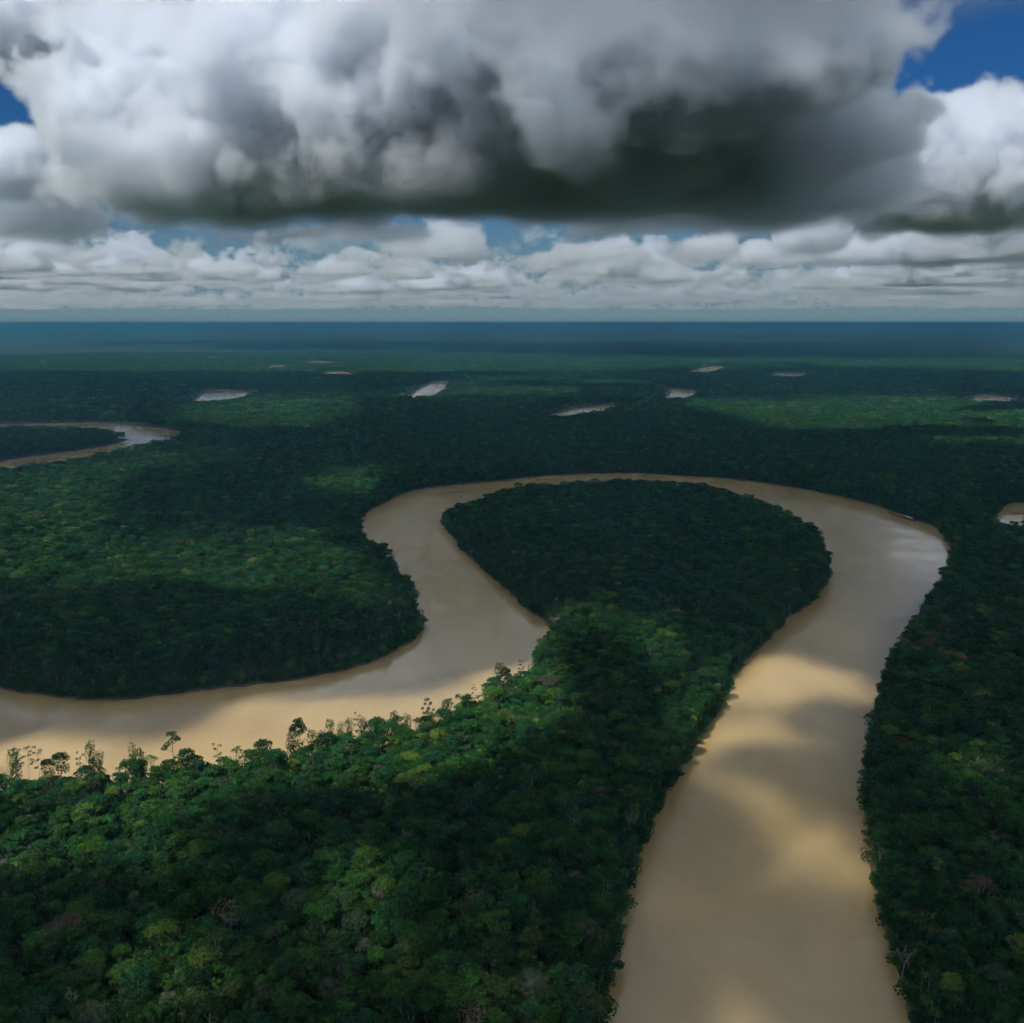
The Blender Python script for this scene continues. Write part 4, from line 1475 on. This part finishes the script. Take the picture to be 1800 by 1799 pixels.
def drift_log(px, py, length, turn, label, r0=0.35, lift=0.5, mat=M_DEADWOOD):
    t = Tree(int(px * 7 + py))
    x, y = to_ground(px, py)
    L = length
    t.tube([(-L / 2, 0, 0), (-L / 6, .15, .1), (L / 6, -.1, .2), (L / 2, 0, .45)], r0, r0 * .55, 7)
    t.limb((L * .1, 0, .2), (L * .28, L * .12, .9), r0 * .4, .05)
    t.limb((L * .3, 0, .3), (L * .42, -L * .14, .8), r0 * .3, .05)
    t.limb((-L * .45, 0, 0), (-L * .55, .5, .7), r0 * .6, .08)
    me = mesh_from('fallen_log', np.zeros((0, 4, 3)), np.zeros(0), t.bv, t.bf, [mat])
    o = bpy.data.objects.new('fallen_log', me)
    COL.objects.link(o)
    o.location = (x, y, lift)
    o.rotation_euler = (0, 0, turn)
    o['label'] = label
    o['category'] = 'log'
    o['group'] = 'fallen logs along the water'


drift_log(153, 1221, 9, 0.3, 'pale fallen log with splayed branches on the far left bank, left of a pair', 0.5, 1.2, M_PALE)
drift_log(165, 1222, 8, -0.1, 'thick pale log lying on the far left bank, right of a pair', 0.6, 1.0, M_PALE)
drift_log(130, 1226, 10, 0.15, 'long grey log at the waterline of the far left bank', 0.4, 0.3)
drift_log(259, 1224, 5, -0.3, 'small whitish log at the waterline, right of the pale pair', 0.4, 0.8, M_PALE)
drift_log(1350, 1100, 9, 0.1, 'thin fallen tree reaching from the neck into the wide river, upper one', 0.25, 0.15)
drift_log(1262, 1195, 8, -0.2, 'thin fallen tree reaching from the neck into the wide river, lower one', 0.25, 0.15)
drift_log(1524, 1345, 7, 2.6, 'dark snag in the water under the right bank', 0.25, 0.2)
drift_log(1530, 1475, 6, 2.9, 'dark snag in the water beside the grassy right bank', 0.22, 0.2)

# a drowned bush off the right bank
x, y = to_ground(1545, 1243)
plant('drowned_bush', tree_meshes(shrub(701, 5.5, 2.6, 0.42, 420)), x, y, 1.0, 0.7, 'dark green', 'dark lone bush standing in the water off the right bank', cat='bush', crown_name='foliage')

# ------------------------------------------------------------------ grass on the right bank
gp = np.array([to_ground(px, py) for px, py in [(1540, 1420), (1560, 1425), (1568, 1450), (1560, 1490), (1552, 1520), (1560, 1560), (1580, 1560), (1572, 1600), (1556, 1590), (1543, 1540), (1534, 1480)]])
rg = np.random.default_rng(71)
lo, hi = gp.min(0), gp.max(0)
GX, GY = rg.uniform(lo[0], hi[0], 5200), rg.uniform(lo[1], hi[1], 5200)
gi_ = signed_to_poly(GX, GY, gp) < 1.0
t = Tree(72)
C = np.stack([GX[gi_], GY[gi_], 2.2 + rg.uniform(-.6, .8, gi_.sum())], -1)
t.leaves(C, np.tile([0, 0, 1.0], (len(C), 1)), 0.75)
q, s = t.crown_arrays()
me = mesh_from('bank_grass', q, s, [], [], [leaf_material('reed_grass', [(0, (0.052, 0.118, 0.022))])])
o = bpy.data.objects.new('bank_grass', me)
COL.objects.link(o)
o['kind'] = 'stuff'
o['label'] = 'bright green reed grass along the right bank'
o['category'] = 'grass'

# ------------------------------------------------------------------ unseen clouds overhead, shaped to lay shade on the river and near forest
# sunlit ground in the photograph (pixels), softness of the rim in pixels, how clear the sky is there
LIT = [
    ([(-200, 1290), (0, 1275), (90, 1240), (140, 1246), (200, 1275), (260, 1280), (320, 1262), (380, 1225), (460, 1200), (560, 1196), (690, 1180), (720, 1188), (790, 1186), (825, 1170),
      (840, 1150), (830, 1138), (850, 1138), (870, 1152), (905, 1155), (960, 1120), (1010, 1120), (1060, 1180), (1060, 1260), (980, 1330), (900, 1360), (760, 1420), (600, 1430), (300, 1420), (100, 1420), (-200, 1420)], 20, 1.0),
    ([(915, 1088), (960, 1078), (1010, 1050), (1080, 1060), (1200, 1090), (1240, 1120), (1250, 1180), (1180, 1230), (1140, 1200), (1080, 1130), (1000, 1110), (960, 1105)], 16, 0.8),
    ([(680, 1000), (745, 1000), (760, 1010), (700, 1012)], 10, 0.6),
    ([(1335, 1118), (1410, 1116), (1460, 1135), (1530, 1165), (1568, 1195), (1565, 1222), (1500, 1226), (1440, 1215), (1380, 1222), (1300, 1220), (1240, 1222), (1225, 1205), (1290, 1158)], 16, 1.0),
    ([(1230, 1225), (1300, 1225), (1380, 1236), (1460, 1262), (1505, 1280), (1450, 1302), (1380, 1300), (1310, 1290), (1260, 1300), (1180, 1300), (1190, 1255)], 18, 1.0),
    ([(1180, 1300), (1250, 1306), (1330, 1325), (1395, 1345), (1430, 1375), (1400, 1400), (1330, 1388), (1270, 1395), (1225, 1370), (1170, 1330)], 18, 1.0),
    ([(1250, 1380), (1330, 1375), (1400, 1400), (1470, 1425), (1530, 1470), (1570, 1500), (1570, 1570), (1530, 1585), (1470, 1545), (1420, 1480), (1340, 1450), (1280, 1425)], 24, 0.9),
    ([(1420, 1352), (1500, 1390), (1540, 1420), (1500, 1425), (1440, 1395)], 18, 0.6),
    ([(1660, 1335), (1740, 1325), (1830, 1380), (1830, 1420), (1740, 1420), (1680, 1400)], 22, 0.8),
    ([(1190, 1690), (1290, 1655), (1360, 1705), (1420, 1770), (1440, 1840), (1210, 1840), (1240, 1760)], 24, 0.95),
    ([(1110, 1510), (1200, 1525), (1285, 1575), (1225, 1598), (1120, 1575)], 20, 0.85),
    ([(1400, 1590), (1500, 1600), (1570, 1655), (1500, 1672), (1430, 1640)], 20, 0.7),
    ([(1070, 1640), (1160, 1645), (1180, 1705), (1080, 1705)], 22, 0.65),
    ([(1300, 1500), (1380, 1510), (1440, 1550), (1380, 1560), (1310, 1535)], 18, 0.6),
    ([(540, 1500), (700, 1460), (830, 1550), (840, 1720), (740, 1790), (620, 1660)], 45, 0.95),
    ([(-100, 1380), (300, 1390), (420, 1450), (460, 1560), (300, 1590), (100, 1560), (-100, 1600)], 45, 0.95),
    ([(230, 1640), (380, 1620), (520, 1690), (520, 1830), (200, 1830)], 45, 0.9),
    ([(900, 1690), (1060, 1680), (1100, 1760), (1060, 1830), (860, 1830)], 40, 0.9),
    ([(-200, 1650), (90, 1690), (150, 1830), (-200, 1830)], 45, 0.8),
    ([(1560, 1400), (1600, 1410), (1610, 1600), (1560, 1600)], 26, 0.6),
    ([(-200, 880), (0, 850), (160, 800), (330, 785), (440, 800), (400, 838), (270, 860), (225, 920), (300, 950), (440, 930), (600, 945), (700, 1000), (730, 1050), (620, 1075), (400, 1060), (180, 1050), (-200, 1060)], 36, 0.85),
    ([(530, 845), (610, 828), (700, 835), (690, 870), (600, 880), (540, 870)], 14, 0.9),
    ([(280, 742), (340, 715), (480, 695), (640, 690), (650, 735), (560, 762), (420, 765)], 14, 0.9),
    ([(640, 700), (760, 672), (900, 662), (1000, 655), (1180, 668), (1190, 700), (1060, 700), (900, 705), (760, 712)], 10, 0.9),
    ([(1180, 705), (1320, 688), (1500, 690), (1700, 690), (1900, 690), (1900, 795), (1700, 790), (1500, 775), (1380, 770), (1300, 745), (1210, 720)], 14, 0.95),
    ([(-300, 690), (0, 690), (150, 700), (260, 720), (120, 735), (-300, 740)], 10, 0.6),
]


def clearness(GX, GY):
    px, py = to_pixel(GX, GY, 8.0)
    c = np.zeros(len(GX))
    for poly, soft, k in LIT:
        P = np.array(poly, float)
        d = signed_to_poly(px, py, P)
        # ragged rims
        d = d + soft * 0.28 * (np.sin(GX * 0.052 + 2 * np.sin(GY * 0.031)) + np.sin(GY * 0.047 + 2.3 * np.sin(GX * 0.023)))
        v = np.clip(0.5 - d / (2 * soft), 0, 1)
        c = np.maximum(c, k * v * v * (3 - 2 * v))
    # mottled by shreds of thin cloud
    wx = GX + 22 * np.sin(GY * 0.031 + 1.0) + 9 * np.sin(GY * 0.087 + GX * 0.05)
    wy = GY + 26 * np.sin(GX * 0.027 + 2.0) + 8 * np.sin(GX * 0.094 - GY * 0.04)
    nn = 0.5 + 0.25 * (np.sin(wx * 0.060 + wy * 0.028) + np.sin(wy * 0.085 - wx * 0.024 + 1.7))
    return np.clip(c * (0.80 + 0.28 * nn) + 0.22 * np.clip((nn - 0.62) / 0.3, 0, 1) * (GY < 1500), 0, 1)


def build_shade_cloud(step, x1, y0, y1, mid, vox, label, lo_t, hi_t):
    """A layer of unseen cloud at height mid, shaped so its shade falls between y0 and y1; it thins out where the next layer takes over."""
    xs, ys = np.arange(-x1, x1 + 1, step), np.arange(y0, y1, step)
    X, Y = np.meshgrid(xs, ys)
    c = clearness(X.ravel(), Y.ravel())
    tt = np.clip((Y.ravel() - lo_t[0]) / max(1.0, lo_t[1] - lo_t[0]), 0, 1) * (1 - np.clip((Y.ravel() - hi_t[0]) / (hi_t[1] - hi_t[0]), 0, 1))
    c = 1.0 - (1.0 - c) * tt ** 0.7
    nx, ny = len(xs), len(ys)
    i, j = np.meshgrid(np.arange(ny - 1), np.arange(nx - 1), indexing='ij')
    F = np.stack([i * nx + j, i * nx + j + 1, (i + 1) * nx + j + 1, (i + 1) * nx + j], -1).reshape(-1, 4)
    mat = vapour('shade_vapour', 0.03, 3.5)
    gt = bpy.data.node_groups.new('shade_field', 'GeometryNodeTree')
    gt.interface.new_socket('Geometry', in_out='INPUT', socket_type='NodeSocketGeometry')
    gt.interface.new_socket('Geometry', in_out='OUTPUT', socket_type='NodeSocketGeometry')
    g = NT(gt)
    gi, go = g.node('NodeGroupInput'), g.node('NodeGroupOutput')
    pos = g.node('GeometryNodeInputPosition').outputs[0]
    px, py, pz = g.sep(pos)
    kx, ky = SUN_DIR.x / SUN_DIR.z, SUN_DIR.y / SUN_DIR.z
    foot = g.vec(g.sub(px, g.mul(pz, kx)), g.sub(py, g.mul(pz, ky)), 0.0)
    sn = g.node('GeometryNodeSampleNearestSurface', data_type='FLOAT')
    na = g.node('GeometryNodeInputNamedAttribute', data_type='FLOAT')
    na.inputs['Name'].default_value = 'fullness'
    gt.links.new(gi.outputs[0], sn.inputs['Mesh'])
    gt.links.new(na.outputs[0], sn.inputs['Value'])
    gt.links.new(foot, sn.inputs['Sample Position'])
    full = sn.outputs[0]
    # thin at the rims, thick in the middle of each cloud
    half = g.mad(full, 130.0, 40.0)
    prof = g.smooth(g.div(g.m('ABSOLUTE', g.sub(pz, mid)), half), 1.0, 0.4)
    bill = g.smooth(g.noise(g.vm('SCALE', pos, 0.006), 1.0, 3, 0.6), 0.2, 0.5, 0.75, 1.0)
    den = g.mul(g.mul(g.m('POWER', full, 1.4), prof), bill)
    lo = Vector((-x1 + kx * mid - 60, y0 + ky * mid - 60, mid - 190))
    hi = Vector((x1 + kx * mid + 60, y1 + ky * mid + 60, mid + 190))
    vc = g.node('GeometryNodeVolumeCube')
    g.put(vc.inputs['Density'], den)
    vc.inputs['Min'].default_value = lo
    vc.inputs['Max'].default_value = hi
    for s, v in zip(('Resolution X', 'Resolution Y', 'Resolution Z'), (int((hi.x - lo.x) / vox), int((hi.y - lo.y) / vox), 12)):
        vc.inputs[s].default_value = v
    sm = g.node('GeometryNodeSetMaterial')
    sm.inputs['Material'].default_value = mat
    gt.links.new(vc.outputs[0], sm.inputs[0])
    gt.links.new(sm.outputs[0], go.inputs[0])
    ob = mesh_object('unseen_shade_clouds', np.stack([X.ravel(), Y.ravel(), np.zeros(X.size)], -1), F, mat)
    a = ob.data.attributes.new('fullness', 'FLOAT', 'POINT')
    a.data.foreach_set('value', (1.0 - c).astype(np.float32))
    md = ob.modifiers.new('field', 'NODES')
    md.node_group = gt
    ob['kind'] = 'stuff'
    ob['label'] = label
    ob['category'] = 'cloud'


build_shade_cloud(7.0, 950, 60, 1600, 950.0, 8.5, 'unseen low cloud overhead, shaped to shade the near river and forest', (-10, 0), (1400, 1600))
build_shade_cloud(14.0, 2300, 1300, 3700, 1500.0, 17.0, 'unseen cloud overhead, shaped to shade the forest beyond the river loop', (1400, 1600), (9000, 9900))

# ------------------------------------------------------------------ the damp air over the plain
m = bpy.data.materials.new('damp_air')
m.use_nodes = True
t = m.node_tree
t.nodes.clear()
n = NT(t)
mo = n.node('ShaderNodeOutputMaterial')
pv = n.node('ShaderNodeVolumePrincipled')
pv.inputs['Color'].default_value = (0.080, 0.255, 0.405, 1)
pv.inputs['Density'].default_value = HAZE
pv.inputs['Anisotropy'].default_value = 0.0
t.links.new(pv.outputs[0], mo.inputs['Volume'])
v, f = [], []
box(v, f, (0, 0, 101), (190000, 190000, 208))
hz = mesh_object('haze', v, f, m)
hz['kind'] = 'stuff'
hz['label'] = 'thin blue haze over the plain'
